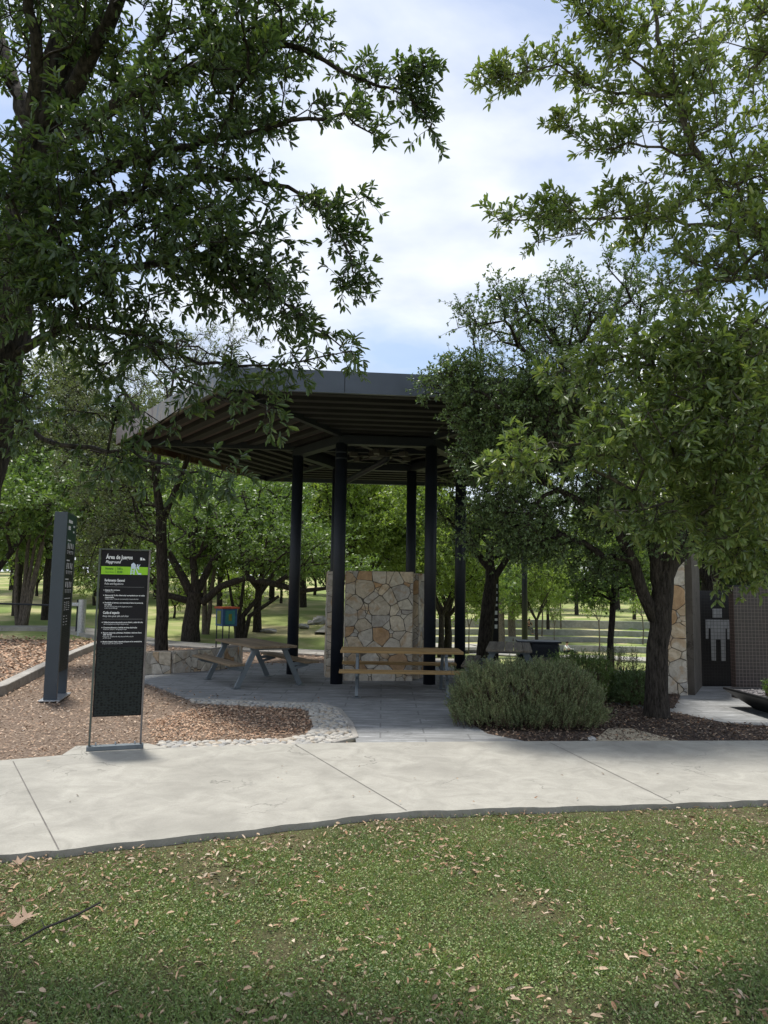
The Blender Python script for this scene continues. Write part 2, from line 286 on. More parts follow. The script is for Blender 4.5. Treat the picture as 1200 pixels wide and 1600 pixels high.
def fascia():
    m, t, b, o = newmat('fascia_metal'); n = noise(t, .9, 6, dist=.5); x = t.nodes.new('ShaderNodeSeparateXYZ'); t.links.new(coord(t), x.inputs[0])
    rust = noise(t, 3.2, 8, rough=.7, stretch=(1, 1, .6)); r_ = t.nodes.new('ShaderNodeMath'); r_.operation = 'MULTIPLY_ADD'
    k = t.nodes.new('ShaderNodeMapRange'); t.links.new(x.outputs[0], k.inputs[0]); k.inputs[1].default_value = -5.6; k.inputs[2].default_value = -1.6; k.inputs[3].default_value = .30; k.inputs[4].default_value = -.1
    s = math_(t, 'ADD', rust, k.outputs[0]); c = ramp(t, n, [(.3, (.045, .055, .07)), (.6, (.075, .088, .11)), (.8, (.10, .115, .13))])
    c = mix(t, ramp(t, s, [(.52, (0, 0, 0)), (.64, (.9, .9, .9))]), c, (.20, .155, .10)); c = mix(t, ramp(t, s, [(.66, (0, 0, 0)), (.72, (.85, .85, .85))]), c, (.075, .03, .02))
    t.links.new(c, b.inputs['Base Color']); b.inputs['Roughness'].default_value = .35; b.inputs['Metallic'].default_value = .25; return m
FASC = fascia(); RIB = plain('rib_shade_black', (.014, .014, .015), .7, .35, 3); DECK = plain('deck_lit_brown', (.085, .072, .06), .8, .2, 3)  # ribs near black, deck brown: shade and bounced light put into the colours
def mulchmat(name, cols):
    m, t, b, o = newmat(name); v = t.nodes.new('ShaderNodeTexVoronoi'); v.inputs['Scale'].default_value = 42; t.links.new(coord(t), v.inputs['Vector']); s = t.nodes.new('ShaderNodeSeparateColor'); t.links.new(v.outputs['Color'], s.inputs[0])
    n = len(cols); c = ramp(t, s.outputs[0], [(i / (n - 1), k) for i, k in enumerate(cols)]); c = mix(t, noise(t, 1.2, 4), mix(t, 1., c, (.7, .7, .7), 'MULTIPLY'), c)
    t.links.new(c, b.inputs['Base Color']); b.inputs['Roughness'].default_value = .95; bump(t, b, v.outputs['Distance'], 1, .03); return m
MUL = mulchmat('chip_bed', [(.10, .065, .045), (.22, .15, .10), (.33, .24, .17), (.16, .11, .075), (.40, .31, .23)])
MULD = mulchmat('dark_soil', [(.03, .02, .016), (.07, .045, .035), (.12, .085, .06), (.045, .03, .024)])
CHIP = island('chips', [(.15, .09, .06), (.33, .22, .145), (.5, .37, .26), (.24, .15, .10), (.6, .46, .34), (.42, .27, .18), (.42, .36, .30)])
CHIPO = island('orange_chips', [(.2, .11, .065), (.42, .26, .16), (.58, .40, .27), (.34, .19, .12), (.62, .47, .33)])
CHIPD = island('dark_litter', [(.04, .026, .02), (.10, .065, .045), (.2, .14, .1), (.07, .045, .035), (.28, .23, .18)])
DRY = island('dry_leaf', [(.25, .15, .09), (.42, .29, .18), (.52, .40, .28), (.30, .15, .08), (.38, .27, .19), (.12, .08, .05), (.6, .5, .38), (.2, .13, .08)], .7)
PEB = island('cobble_stone', [(.36, .35, .32), (.47, .44, .385), (.29, .29, .28), (.52, .485, .42), (.4, .345, .27)], .75)
def groundmat():
    m, t, b, o = newmat('grass_ground'); n = noise(t, .5, 5); f = noise(t, 60, 6, rough=.8); dry = noise(t, .13, 4, dist=.5)
    c = mix(t, ramp(t, f, [(.35, (0, 0, 0)), (.65, (1, 1, 1))]), ramp(t, n, [(.3, (.04, .045, .02)), (.7, (.075, .065, .035))]), ramp(t, n, [(.3, (.15, .17, .07)), (.7, (.30, .25, .15))]))
    c = mix(t, ramp(t, dry, [(.5, (0, 0, 0)), (.68, (.8, .8, .8))]), c, (.3, .25, .13)); t.links.new(c, b.inputs['Base Color']); b.inputs['Roughness'].default_value = .95; b.inputs['Specular IOR Level'].default_value = .1; bump(t, b, f, .8, .05); return m
GRND = groundmat()
def lawnfar():
    m, t, b, o = newmat('sunlit_grass'); n = noise(t, .35, 5, dist=.6); f = noise(t, 9, 6, rough=.75)
    c = mix(t, f, ramp(t, n, [(.34, (.14, .19, .06)), (.5, (.22, .26, .09)), (.64, (.42, .37, .2))]), ramp(t, n, [(.34, (.2, .27, .08)), (.5, (.30, .33, .13)), (.64, (.52, .46, .27))])); t.links.new(c, b.inputs['Base Color']); b.inputs['Roughness'].default_value = .95; b.inputs['Specular IOR Level'].default_value = .1; bump(t, b, f, .5, .04); return m
LAWNF = lawnfar()
# ------------------------------------------------------------------ ground, path, plaza
def grid(xs, ys, fn, name, mat):
    X, Y = np.meshgrid(xs, ys); Z = fn(X, Y); V = np.stack([X, Y, Z], -1).reshape(-1, 3); nx = len(xs)
    i = (np.arange(len(ys) - 1)[:, None] * nx + np.arange(nx - 1)[None]).reshape(-1, 1); return np_mesh(name, V, i + np.array([[0, 1, nx + 1, nx]]), mat)
def spread(a, b, m, e): t = np.linspace(-1, 1, m); return (a + b) / 2 + np.sign(t) * np.abs(t) ** e * (b - a) / 2
g = grid(np.concatenate([np.linspace(-500, -60, 12), np.linspace(-56, 60, 180), np.linspace(66, 500, 12)]), np.concatenate([np.linspace(-60, 17, 40), np.linspace(17.4, 90, 260), np.linspace(92, 700, 24)]),
         lambda X, Y: H(X, Y) + np.where((Y > 24), .05 * np.sin(X * .4) * np.sin(Y * .3), 0) * (Y < 44), 'ground', LAWNF); tag(g, kind='structure')
far = [(-200, 1184), (0, 1188), (95, 1180), (300, 1166), (430, 1162), (560, 1160), (820, 1158), (1200, 1157), (1500, 1157)]
near = [(-160, 1338), (0, 1335), (90, 1328), (250, 1310), (400, 1295), (560, 1275), (640, 1268), (800, 1262), (1000, 1257), (1200, 1250), (1500, 1240)]
NE = [G(*p) for p in near]; _n = []
for a_, b_ in zip(NE, NE[1:]):
    k_ = max(2, int((b_ - a_).length / .06)); _n += [a_.lerp(b_, i / k_) + Vector((0, rg.normal(0, .004) + .012 * math.sin(i * .7 + a_.x), 0)) for i in range(k_)]
NE = _n + [NE[-1]]; FE = [G(*p) for p in far]
gl = grid(np.linspace(-12, 12, 200), np.linspace(-3, 7.2, 90), lambda X, Y: -.052 + .006 * np.sin(X * 2.1 + Y) * np.sin(Y * 1.7), 'lawn', GRND); tag(gl, kind='structure')
pp = MB(); poly = [Vector((-14, NE[0].y - .3, 0))] + NE + [Vector((14, 6.9, 0)), Vector((14, 8.75, 0))] + FE[::-1] + [Vector((-14, 7.4, 0))]
pp.prism([(p.x, p.y) for p in poly], -.25, 0); path = pp.build('concrete_path', CONC); path.data.materials.append(KERB)
for po in path.data.polygons:
    if abs(po.normal.z) < .5: po.material_index = 1  # kerb sides take a slightly lighter concrete than the path top
tag(path, kind='structure')
jm = MB()
for a, b in (((20, 1189), (92, 1328)), ((460, 1163), (636, 1267)), ((858, 1160), (1052, 1255)), ((-190, 1190), (-140, 1330)), ((1240, 1160), (1480, 1236))):
    A, B = G(*a), G(*b); d = (B - A).normalized(); s = Vector((-d.y, d.x, 0)) * .0045; A2 = A + d * .02; B2 = B - d * .01
    jm.add([(p.x, p.y, .003) for p in (A2 - s, B2 - s, B2 + s, A2 + s)], [(0, 1, 2, 3)])
jm.build('joint', JOINT, path)
def sheet(name, pts, z, mat, th=None):
    m = MB(); m.prism([(p[0], p[1]) for p in pts], z - (th or .02), z); o = m.build(name, mat); tag(o, kind='structure'); return o
mulchL = [G(-200, 1183), G(0, 1187), G(95, 1179), G(300, 1165), G(540, 1160), G(555, 1140), G(500, 1090), G(300, 1080), G(228, 1060), Vector((-4.6, 15.2, 0)), Vector((-3.0, 16.6, 0)), Vector((-1.2, 18.2, 0)), Vector((-1.0, 20.3, 0)), G(230, 1003), Vector((-12, 25, 0)), Vector((-24, 26.5, 0)), Vector((-24, 12, 0)), Vector((-12, 7.6, 0))]
sheet('mulch_bed', [(p.x, p.y) for p in mulchL], -.03, MUL)
lowwall = [G(200, 1056), G(228, 1053), G(262, 1052), G(300, 1049), G(335, 1046), G(360, 1042), G(368, 1036)]
plaza = [G(557, 1160), G(700, 1158.5), G(822, 1158), G(762, 1146), G(720, 1120), G(703, 1098), G(720, 1088), G(800, 1086), G(958, 1099), G(1062, 1114), G(1130, 1128), G(1200, 1134), Vector((9, 10.4, 0)), Vector((12, 10.4, 0)), Vector((12, 17.3, 0)), Vector((.6, 17.6, 0)), Vector((-1.25, 18.0, 0)), G(400, 1036), G(362, 1040), G(230, 1053), G(160, 1059), G(160, 1068), G(232, 1067), G(262, 1078), G(292, 1090), G(330, 1096), G(420, 1098), G(490, 1100), G(520, 1104), G(540, 1118), G(552, 1140)]
sheet('plaza_paving', [(p[0], p[1]) for p in plaza], -.004, PLAZA, .12)
bedR = [G(822, 1157.6), G(1200, 1156.6), Vector((12, 8.8, 0)), Vector((12, 10.4, 0)), Vector((9, 10.4, 0)), G(1200, 1134), G(1130, 1128), G(1062, 1114), G(958, 1099), G(800, 1086), G(720, 1088), G(703, 1098), G(720, 1120), G(762, 1146)]
sheet('soil_bed', [(p[0], p[1]) for p in bedR], -.012, MULD, .1)
bed2 = [G(872, 1080), G(960, 1092), G(1030, 1104), G(1052, 1107), G(1063, 1088), G(1045, 1068), G(880, 1055)]
sheet('shrub_bed', [(p[0], p[1]) for p in bed2], .012, MULD, .03)
ts = MB(); ts.prism([(p.x, p.y) for p in (G(925, 1158), G(1062, 1157), G(985, 1137), G(950, 1137))], -.03, -.003); tag(ts.build('tan_slab', TAN, bevel=.01), kind='structure')
# cobble border, with a concrete lip
outer = [G(250, 1169), G(330, 1166), G(440, 1163), G(520, 1160), G(556, 1152), G(548, 1130), G(530, 1108), G(500, 1099), G(400, 1096), G(300, 1092)]
inner = [G(250, 1158), G(330, 1157), G(440, 1154), G(480, 1147), G(492, 1136), G(488, 1120), G(484, 1108), G(470, 1105), G(400, 1102), G(302, 1096)]
lip = MB()
for i in range(3, len(outer) - 1): lip.beam(outer[i] + Vector((0, 0, -.03)), outer[i + 1] + Vector((0, 0, -.03)), .07, .085)
tag(lip.build('border_edging', CURB, bevel=.01), kind='structure')
bb = MB(); poly = outer[:] + inner[::-1]; bb.prism([(p.x, p.y) for p in poly], -.1, -.018); tag(bb.build('border_mortar', CURB), kind='structure')
def inpoly(x, y, poly):
    c = np.zeros(len(x), bool); n = len(poly)
    for i in range(n):
        x1, y1 = poly[i][0], poly[i][1]; x2, y2 = poly[(i + 1) % n][0], poly[(i + 1) % n][1]
        if y1 == y2: continue
        k = ((y1 > y) != (y2 > y)) & (x < (x2 - x1) * (y - y1) / (y2 - y1) + x1); c ^= k
    return c
def sample(poly, n, rng):
    P = np.array([(p[0], p[1]) for p in poly]); lo, hi = P.min(0), P.max(0); out = []; tot = 0
    while tot < n:
        q = rng.uniform(lo, hi, (n * 2, 2)); q = q[inpoly(q[:, 0], q[:, 1], poly)]; out.append(q); tot += len(q)
        if len(q) == 0: break
    return np.concatenate(out)[:n]
q = sample(poly, 9000, rg); keep = []
for x, y in q:
    if all((x - a) ** 2 + (y - b) ** 2 > .0042 for a, b in keep): keep.append((x, y))
cb = MB()
for x, y in keep: r_ = rg.uniform(.032, .055); cb.blob((x, y, -.018), (r_ * rg.uniform(.9, 1.35), r_, .028), 7, 4, rg, .35)
tag(cb.build('cobble_border', PEB, smooth=True), kind='structure')
# curb of the chip bed on the left
cu = MB(); cp = [G(-160, 1126), G(0, 1083), G(60, 1052), G(110, 1028), G(150, 1011), G(190, 996)]
for a, b in zip(cp, cp[1:]): cu.beam(a + Vector((0, 0, 0.02)), b + Vector((0, 0, 0.02)), .2, .24)
tag(cu.build('curb', CURB, bevel=.015), kind='structure')
# grey footpath at the back left, white footpath to the amphitheatre
def ribbon(name, pts, wid, mat, dz=.05, n=40):
    m = MB(); P = [Vector(p) for p in pts]; S = []
    for i in range(len(P) - 1):
        for k in range(n // (len(P) - 1)): S.append(P[i].lerp(P[i + 1], k / (n // (len(P) - 1))))
    S.append(P[-1]); vs = []
    for _ in range(4): S = [S[0]] + [(S[i - 1] + S[i] * 2 + S[i + 1]) / 4 for i in range(1, len(S) - 1)] + [S[-1]]
    for i, p in enumerate(S):
        d = (S[min(i + 1, len(S) - 1)] - S[max(i - 1, 0)]); d.z = 0; d.normalize(); s = Vector((-d.y, d.x, 0)) * wid / 2
        z = max(float(H(p.x, p.y)), float(H(p.x + s.x, p.y + s.y)), float(H(p.x - s.x, p.y - s.y)))
        for q in (p - s, p + s): vs.append((q.x, q.y, z + dz))
        for q in (p - s, p + s): vs.append((q.x, q.y, z + dz - .2))
    fs = []
    for i in range(len(S) - 1): a = i * 4; b = a + 4; fs += [(a, b, b + 1, a + 1), (a, a + 2, b + 2, b), (a + 1, b + 1, b + 3, a + 3)]
    m.add(vs, fs); o = m.build(name, mat); return tag(o, kind='structure')
ribbon('back_path', [(-16, 26, 0), G(100, 990), G(230, 1003), G(345, 1011), G(500, 1020), (.5, 19.6, 0), (3, 19.2, 0)], 1.3, CURB, .08)
ribbon('white_path', [GT(560, 1002), GT(640, 1004), GT(700, 1011), GT(760, 1019), GT(830, 1026), GT(930, 1030), (13, 24, 0), (22, 22, 0)], 3.2, CONC, .06, 70)
# amphitheatre retaining walls
def arcwall(r_, h_, a0, a1, label, th=.45):
    m = MB(); n = 60; vs = []; zb = -2.76 + sum(h for rr, h in TR if rr < r_)
    for i in range(n + 1):
        a = a0 + (a1 - a0) * i / n
        for rr in (r_, r_ + th):
            x = TC[0] + rr * math.cos(a); y = TC[1] + rr * math.sin(a)
            vs += [(x, y, zb - .5), (x, y, zb + h_ + .03)]
    fs = []
    for i in range(n): a = i * 4; b = a + 4; fs += [(a, b, b + 1, a + 1), (a + 1, b + 1, b + 3, a + 3), (a + 2, a + 3, b + 3, b + 2)]
    fs += [(0, 1, 3, 2), (n * 4, n * 4 + 2, n * 4 + 3, n * 4 + 1)]; m.add(vs, fs); o = m.build('retaining_wall', WCON); return tag(o, label, 'wall', 'curved concrete terrace walls')
arcwall(23.0, .44, R(48), R(96), 'lowest curved concrete terrace wall, just behind the seated reader in white')
arcwall(27.0, .40, R(40), R(124), 'second curved concrete terrace wall up from the lawn')
arcwall(29.6, .45, R(38), R(126), 'third curved concrete terrace wall, the one the person in black sits on')
arcwall(32.6, .70, R(36), R(128), 'topmost and tallest curved concrete terrace wall below the far trees')
# ------------------------------------------------------------------ chips, litter, grass
def chips(name, poly, n, mat, z, L=(.02, .055), W=(.008, .02), rng=rg, lab=None, yb=1.0, dens=None, tilt=.35):
    q = sample(poly, n, rng)
    if dens is not None: q = q[rng.random(len(q)) < dens(q[:, 0], q[:, 1])]
    m = len(q); P = np.c_[q, z + rng.uniform(0, .025, m)]; a = rng.uniform(0, 6.283, m); Dv = np.c_[np.cos(a), np.sin(a), rng.normal(0, tilt, m)]; Nv = np.c_[rng.normal(0, tilt, m), rng.normal(0, tilt, m), np.ones(m)]
    s = np.maximum(1, q[:, 1] / 9) ** yb; V, Fc = leaves(P, Dv, Nv, rng.uniform(*L, m) * s, rng.uniform(*W, m) * s * 1.3, False, .05); o = np_mesh(name, V, Fc, mat); return tag(o, lab, None, None, 'stuff')
cr_ = [p for p in cp]
CH = [(p.x, p.y) for p in mulchL]
chips('wood_chips', CH, 90000, CHIP, -.03, dens=lambda x, y: np.clip((9.5 / y) ** 1.7, .12, 1) * (x > -.62 * y))
OC = [G(330, 1100), G(470, 1106), G(484, 1120), G(486, 1140), G(400, 1152), G(240, 1157), G(230, 1125)]
chips('bark_chips', [(p.x, p.y) for p in OC], 3800, CHIPO, -.022)
LB = [(p.x, p.y) for p in (G(0, 1080), G(148, 1008), G(185, 996), Vector((-12, 26, 0)), Vector((-22, 26, 0)), Vector((-13, 11, 0)))]
chips('bright_wood_chips', LB, 26000, CHIPO, -.0, L=(.03, .07), W=(.012, .025), dens=lambda x, y: np.clip((13 / y) ** 1.7, .12, 1))
sheet('chip_bed', LB, -.015, MUL)
chips('soil_litter', [(p[0], p[1]) for p in bedR], 16000, CHIPD, -.012, L=(.02, .06), dens=lambda x, y: 1.0 * (x < .62 * y))
chips('shrub_bed_litter', [(p[0], p[1]) for p in bed2], 3000, CHIPD, .012)
# lawn: clover-like leaflets and short blades
ln = 1850000; x = rg.uniform(-6.9, 6.9, ln); y = rg.uniform(2.2, 7.0, ln); ne = np.interp(x, [p.x for p in NE], [p.y for p in NE])
pn = (np.sin(x * 3.1 + 1.3 * np.sin(y * 2.3)) * np.sin(y * 3.7 + x) + np.sin(x * 7.3 + y * 5.1) * .5) * .5
edge = np.clip((ne - y) / .5, .15, 1); edge2 = np.clip(1.1 - .65 * np.exp(-((x + 2.6) ** 2) / 1.8 - ((y - 4.2) ** 2) / .8), 0, 1)
k = (y < ne - .015) & (np.abs(x) < .62 * y + 2.9) & (rg.random(ln) < np.clip((3.9 / y) ** 1.0, 0, 1) * np.clip(.62 + .75 * pn, .12, 1) * (.8 + .2 * np.sign(np.sin(x * 13 + 2 * np.sin(y * 9)) * np.sin(y * 15 + 2 * np.sin(x * 7)) + .35)) * edge * edge2); x = x[k]; y = y[k]; m = len(x); bl = rg.random(m) < .5
a = rg.uniform(0, 6.283, m); P = np.c_[x, y, -.05 + np.where(bl, 0, rg.uniform(.0, .022, m))]
el = np.where(bl, rg.uniform(.3, 1.3, m), rg.normal(.1, .35, m)); Dv = np.c_[np.cos(a) * np.cos(el), np.sin(a) * np.cos(el), np.sin(el)]
Nv = np.where(bl[:, None], np.c_[-np.sin(a), np.cos(a), .4 + 0 * a], np.c_[rg.normal(0, .35, m), rg.normal(0, .35, m), np.ones(m)])
V, Fc = leaves(P, Dv, Nv, np.where(bl, rg.uniform(.02, .06, m), rg.uniform(.008, .019, m)), np.where(bl, rg.uniform(.003, .006, m), rg.uniform(.007, .014, m)), False, .1)
o = np_mesh('grass', V, Fc, LF_GRASS); tag(o, 'short green clover and grass with dry leaves scattered through it', None, None, 'stuff')
def litter(name, x, y, z, Lr, Wr, mat=DRY, el=.25):
    m = len(x); a = rg.uniform(0, 6.283, m); P = np.c_[x, y, z + rg.uniform(.008, .03, m)]; Dv = np.c_[np.cos(a), np.sin(a), rg.normal(0, el, m)]; Nv = np.c_[rg.normal(0, .4, m), rg.normal(0, .4, m), np.ones(m)]
    V, Fc = leaves(P, Dv, Nv, rg.uniform(*Lr, m), rg.uniform(*Wr, m), True, .18); return tag(np_mesh(name, V, Fc, mat), None, None, None, 'stuff')
m = 24000; x = rg.uniform(-6.7, 6.7, m); y = rg.uniform(2.4, 6.9, m); ne = np.interp(x, [p.x for p in NE], [p.y for p in NE])
cl = np.sin(x * 2.3 + 4) * np.sin(y * 2.9 + x * 1.7 + 1) + .6 * np.sin(x * 5.1 + y * 3.3); k = (y < ne - .03) & (rg.random(m) < .45 + .5 * cl + .55 * np.exp(-(ne - y) / .3) * (x < 1.0) + .5 * np.exp(-((x + 2.4) ** 2) / 1.0 - ((y - 4.2) ** 2) / .6))
litter('fallen_leaves', x[k], y[k], -.045, (.014, .062), (.006, .021))
m = 46; x = rg.uniform(-3.5, 4, m); y = rg.uniform(5.5, 8.5, m); k = (y > np.interp(x, [p.x for p in NE], [p.y for p in NE]) + .1) & (y < 7.8)
litter('path_leaves', x[k], y[k], -.004, (.02, .045), (.008, .016))
m = 2600; q = sample([(p[0], p[1]) for p in bedR], m, rg); litter('bed_leaves', q[:, 0], q[:, 1], -.01, (.025, .06), (.01, .02))
# a few big dry leaves, a stick
def bigleaf(px, py, s, rz, label, seed):
    r_ = np.random.default_rng(seed); c = G(px, py, -.03); me = MB(); n = 5; vs = [(0, 0, .01)]
    for i in range(n * 2 + 1):
        a = -2.3 + 4.6 * i / (n * 2); rr = s * (1 if i % 2 == 1 else .42) * (.7 + .3 * math.cos(a)); vs.append((rr * math.cos(a), rr * math.sin(a), .01 + (.035 if i % 2 else .012) * r_.uniform(.4, 1.3)))
    me.add(vs, [(0, i, i + 1) for i in range(1, n * 2 + 1)]); me.tube([(0, 0, .012), (-s * .3, .01, .014), (-s * .6, .0, .03)], .003, 4)
    o = me.build('dry_leaf', DRY); o.location = c; o.rotation_euler = (.2, -.15, rz); tag(o, label, 'leaf', 'big dry leaves on the lawn')
bigleaf(20, 1448, .1, .6, 'large curled reddish brown leaf lying in the grass at the left edge', 1); bigleaf(40, 1438, .08, 2.4, 'smaller tan lobed leaf lying right of the big leaf at the left edge', 2)
bigleaf(28, 1352, .075, 1.2, 'orange brown lobed leaf in the grass below the corner of the concrete path', 3); bigleaf(100, 1461, .05, 4, 'orange curled leaf lying against the black stick', 4)
sk = MB(); sp = [G(32, 1472, -.02), G(70, 1450, 0), G(115, 1432, .005), G(157, 1410, .015)]; sk.tube(sp, [.005, .007, .008, .006], 6); sk.tube([sp[1], sp[1] + Vector((-.05, .06, .02))], [.004, .002], 5)
tag(sk.build('stick', plain('stick_bark', (.02, .018, .017), .9)), 'thin black stick lying diagonally on the lawn at lower left', 'stick')
# ------------------------------------------------------------------ pavilion
HC = Vector((-.1, 15.84, 0)); HR = R(5)
def hexp(r, k, z=0): a = HR + R(60) * k; return HC + Vector((r * math.cos(a), r * math.sin(a), z))
pav = thing('pavilion', 'dark steel hexagonal park pavilion with flat ribbed roof on six round columns', 'pavilion', HC)
RR = 5.62; Z0, Z1 = 4.74, 5.08
def hexring(ra, rb, z0, z1, m=None):
    m = m or MB(); vs = [hexp(r_, k, z) for k in range(6) for r_ in (ra, rb) for z in (z0, z1)]; fs = []
    for k in range(6): a = k * 4; b = ((k + 1) % 6) * 4; fs += [(a, b, b + 1, a + 1), (a + 2, a + 3, b + 3, b + 2), (a, a + 2, b + 2, b), (a + 1, b + 1, b + 3, a + 3)]
    m.add(vs, fs); return m
roof = MB().prism([hexp(RR - .03, k)[:2] for k in range(6)], Z1 - .07, Z1 - .03).build('roof', DECK, pav, world=True)
fa = hexring(RR, RR - .025, Z0, Z1)
hexring(RR - .025, RR - .12, Z1 - .028, Z1 - .004, fa); hexring(RR - .025, RR - .09, Z0 + .004, Z0 + .02, fa)
fa = fa.build('fascia', FASC, roof, world=True)
for k in range(6):
    a_, b_ = hexp(RR + .002, k), hexp(RR + .002, (k + 1) % 6)
    for f in (.33, .67):
        q = a_.lerp(b_, f); MB().beam(q + Vector((0, 0, Z0 + .01)), q + Vector((0, 0, Z1 - .01)), .006, .012, upv=(b_ - a_)).build('seam', STEEL, fa, world=True)
rib = MB(); r_ = RR - .42
while r_ > .5:
    w_ = .18
    hexring(r_, r_ - w_, Z0 + .07, Z1 - .075, rib); r_ -= .46
rib.build('ribs', RIB, roof, world=True)
fl = MB(); r_ = RR - .24
while r_ > .5:
    hexring(r_, r_ - .13, Z0 + .14, Z1 - .08, fl); r_ -= .46
fl.build('lit_stripes', DECK, roof, world=True)  # brown rings stand in for the lit faces between the ribs
for k in range(6):
    MB().beam(hexp(.15, k, Z0 + .1), hexp(RR - .06, k, Z0 + .1), .11, .2).build('radial_beam', STEEL, roof, world=True)
hexring(1.90, 1.66, Z0 - .14, Z0 + .03).build('ring_beam', STEEL, roof, world=True)
for k in range(6):
    p = hexp(1.78, k); c = MB(); c.tube([p + Vector((0, 0, -.02)), p + Vector((0, 0, Z0 - .12))], .118, 24)
    o = c.build('column', STEEL, pav, world=True, smooth=False)
    for po in o.data.polygons: po.use_smooth = abs(po.normal.z) < .5
    col = MB()
    if k == 4: col.tube([p + Vector((0, 0, 4.3)), p + Vector((0, 0, 4.33))], .124, 24); col.tube([p + Vector((0, 0, 4.42)), p + Vector((0, 0, 4.45))], .124, 24); col.build('collar', STEEL, o, world=True)
fx = MB(); cz = Z0 - .08; C0 = HC + Vector((0, 0, cz))
fx.tube([C0 + Vector((0, 0, .2)), C0 + Vector((0, 0, -.02))], [.26, .26], 12)
for k in range(6):
    a = R(60) * k + .4; d = Vector((math.cos(a), math.sin(a), 0)); fx.tube([C0 + d * .2, C0 + d * .62 + Vector((0, 0, -.02))], .018, 6)
    fx.box(C0 + d * .62 + Vector((0, 0, .0)), (.16, .12, .1), a)
fx.tube([C0 + Vector((.1, 0, 0)), C0 + Vector((.1, .05, -.16))], .02, 6)
fx = fx.build('light_cluster', plain('fixture_paint', (.05, .045, .042), .5), pav, world=True, bevel=.005)
pe = hexp(1.7, 2, 4.22); MB().tube([C0 + Vector((.15, -.1, .02)), C0 + Vector((.14, -.08, -.06)), C0 + Vector((0, .1, -.12)), pe], .07, 12).build('drain_pipe', STEEL, pav, world=True, smooth=True)
# ------------------------------------------------------------------ flagstone walls
def wallseg(m, a, b, th, z0, z1):
    m.beam(Vector((a[0], a[1], (z0 + z1) / 2)), Vector((b[0], b[1], (z0 + z1) / 2)), th, z1 - z0)
def clip(poly, px, py, nx, ny):      # keep the side where (p - P).n < 0
    out = []; n = len(poly)
    for i in range(n):
        a = poly[i]; b = poly[(i + 1) % n]; da = (a[0] - px) * nx + (a[1] - py) * ny; db = (b[0] - px) * nx + (b[1] - py) * ny
        if da <= 0: out.append(a)
        if da * db < 0: f = da / (da - db); out.append((a[0] + (b[0] - a[0]) * f, a[1] + (b[1] - a[1]) * f))
    return out
def cells(W_, H_, s, rs):
    S = []; 
    for _ in range(4000):
        p = (rs.uniform(0, W_), rs.uniform(0, H_)); r_ = s * (.3 + 1.15 * (.5 + .5 * math.sin(p[0] * 9.1 + 3 * p[1]) * math.sin(p[1] * 7.3 + 1)))
        if all((p[0] - q[0]) ** 2 + ((p[1] - q[1]) * 1.15) ** 2 > (.5 * (r_ + q[2])) ** 2 for q in S): S.append((*p, r_))
    out = []
    for i, p in enumerate(S):
        c = [(0, 0), (W_, 0), (W_, H_), (0, H_)]
        for j, q in enumerate(S):
            if i == j: continue
            dx, dy = q[0] - p[0], q[1] - p[1]; L_ = math.hypot(dx, dy)
            if L_ > s * 4: continue
            f = (L_ * L_ + (p[2] ** 2 - q[2] ** 2) * .6) / (2 * L_ * L_) - .0035 / L_; c = clip(c, p[0] + dx * f, p[1] + dy * f, dx / L_, dy / L_)
            if len(c) < 3: break
        if len(c) < 3: continue
        mx_, my_ = sum(v[0] for v in c) / len(c), sum(v[1] for v in c) / len(c); A_ = abs(sum(c[k][0] * c[(k + 1) % len(c)][1] - c[(k + 1) % len(c)][0] * c[k][1] for k in range(len(c)))) / 2
        if A_ < .0006: continue
        d2 = []      # roughen the outline
        for k in range(len(c)):
            a, b = c[k], c[(k + 1) % len(c)]; L_ = math.hypot(b[0] - a[0], b[1] - a[1]); d2.append((a[0] + (mx_ - a[0]) * .03, a[1] + (my_ - a[1]) * .03)); n = int(L_ / .06)
            for t_ in range(1, n + 1): f = t_ / (n + 1); w_ = rs.normal(0, .0035) - .001; d2.append((a[0] + (b[0] - a[0]) * f + (mx_ - a[0]) * .005 + w_, a[1] + (b[1] - a[1]) * f + (my_ - a[1]) * .005 + w_))
        out.append([(min(max(v[0], .003), W_ - .003), min(max(v[1], .003), H_ - .003)) for v in d2])
    return out
MORT = plain('mortar', (.13, .115, .095), .95, .3, 20)
def stonemat():
    m, t, b, o = newmat('wall_stone'); g = t.nodes.new('ShaderNodeNewGeometry'); cs = [(.60, .54, .44), (.68, .60, .47), (.52, .48, .42), (.60, .46, .31), (.64, .58, .48), (.70, .65, .56), (.54, .36, .21), (.58, .54, .47), (.66, .55, .40), (.50, .47, .42), (.62, .54, .42), (.60, .55, .46), (.66, .61, .50)]
    c = ramp(t, g.outputs['Random Per Island'], [(i / len(cs), k) for i, k in enumerate(cs)])
    for n in t.nodes:
        if n.bl_idname == 'ShaderNodeValToRGB': n.color_ramp.interpolation = 'CONSTANT'
    f = noise(t, 7, 8, rough=.7, dist=1.0); f2 = noise(t, 3, 5, dist=1.5); f3 = noise(t, 34, 5, rough=.7)
    c = mix(t, ramp(t, f, [(.34, (0, 0, 0)), (.68, (1, 1, 1))]), mix(t, 1., c, (.66, .63, .6), 'MULTIPLY'), mix(t, 1., c, (1.14, 1.14, 1.15), 'MULTIPLY'))
    c = mix(t, ramp(t, f2, [(.55, (0, 0, 0)), (.68, (.5, .5, .5))]), c, (.42, .24, .1)); c = mix(t, ramp(t, f3, [(.6, (0, 0, 0)), (.75, (.35, .35, .35))]), c, (.2, .18, .16))
    t.links.new(c, b.inputs['Base Color']); b.inputs['Roughness'].default_value = .9; b.inputs['Specular IOR Level'].default_value = .2; bump(t, b, math_(t, 'ADD', f, math_(t, 'MULTIPLY', f3, .3)), .7, .02); return m
STONE = stonemat()
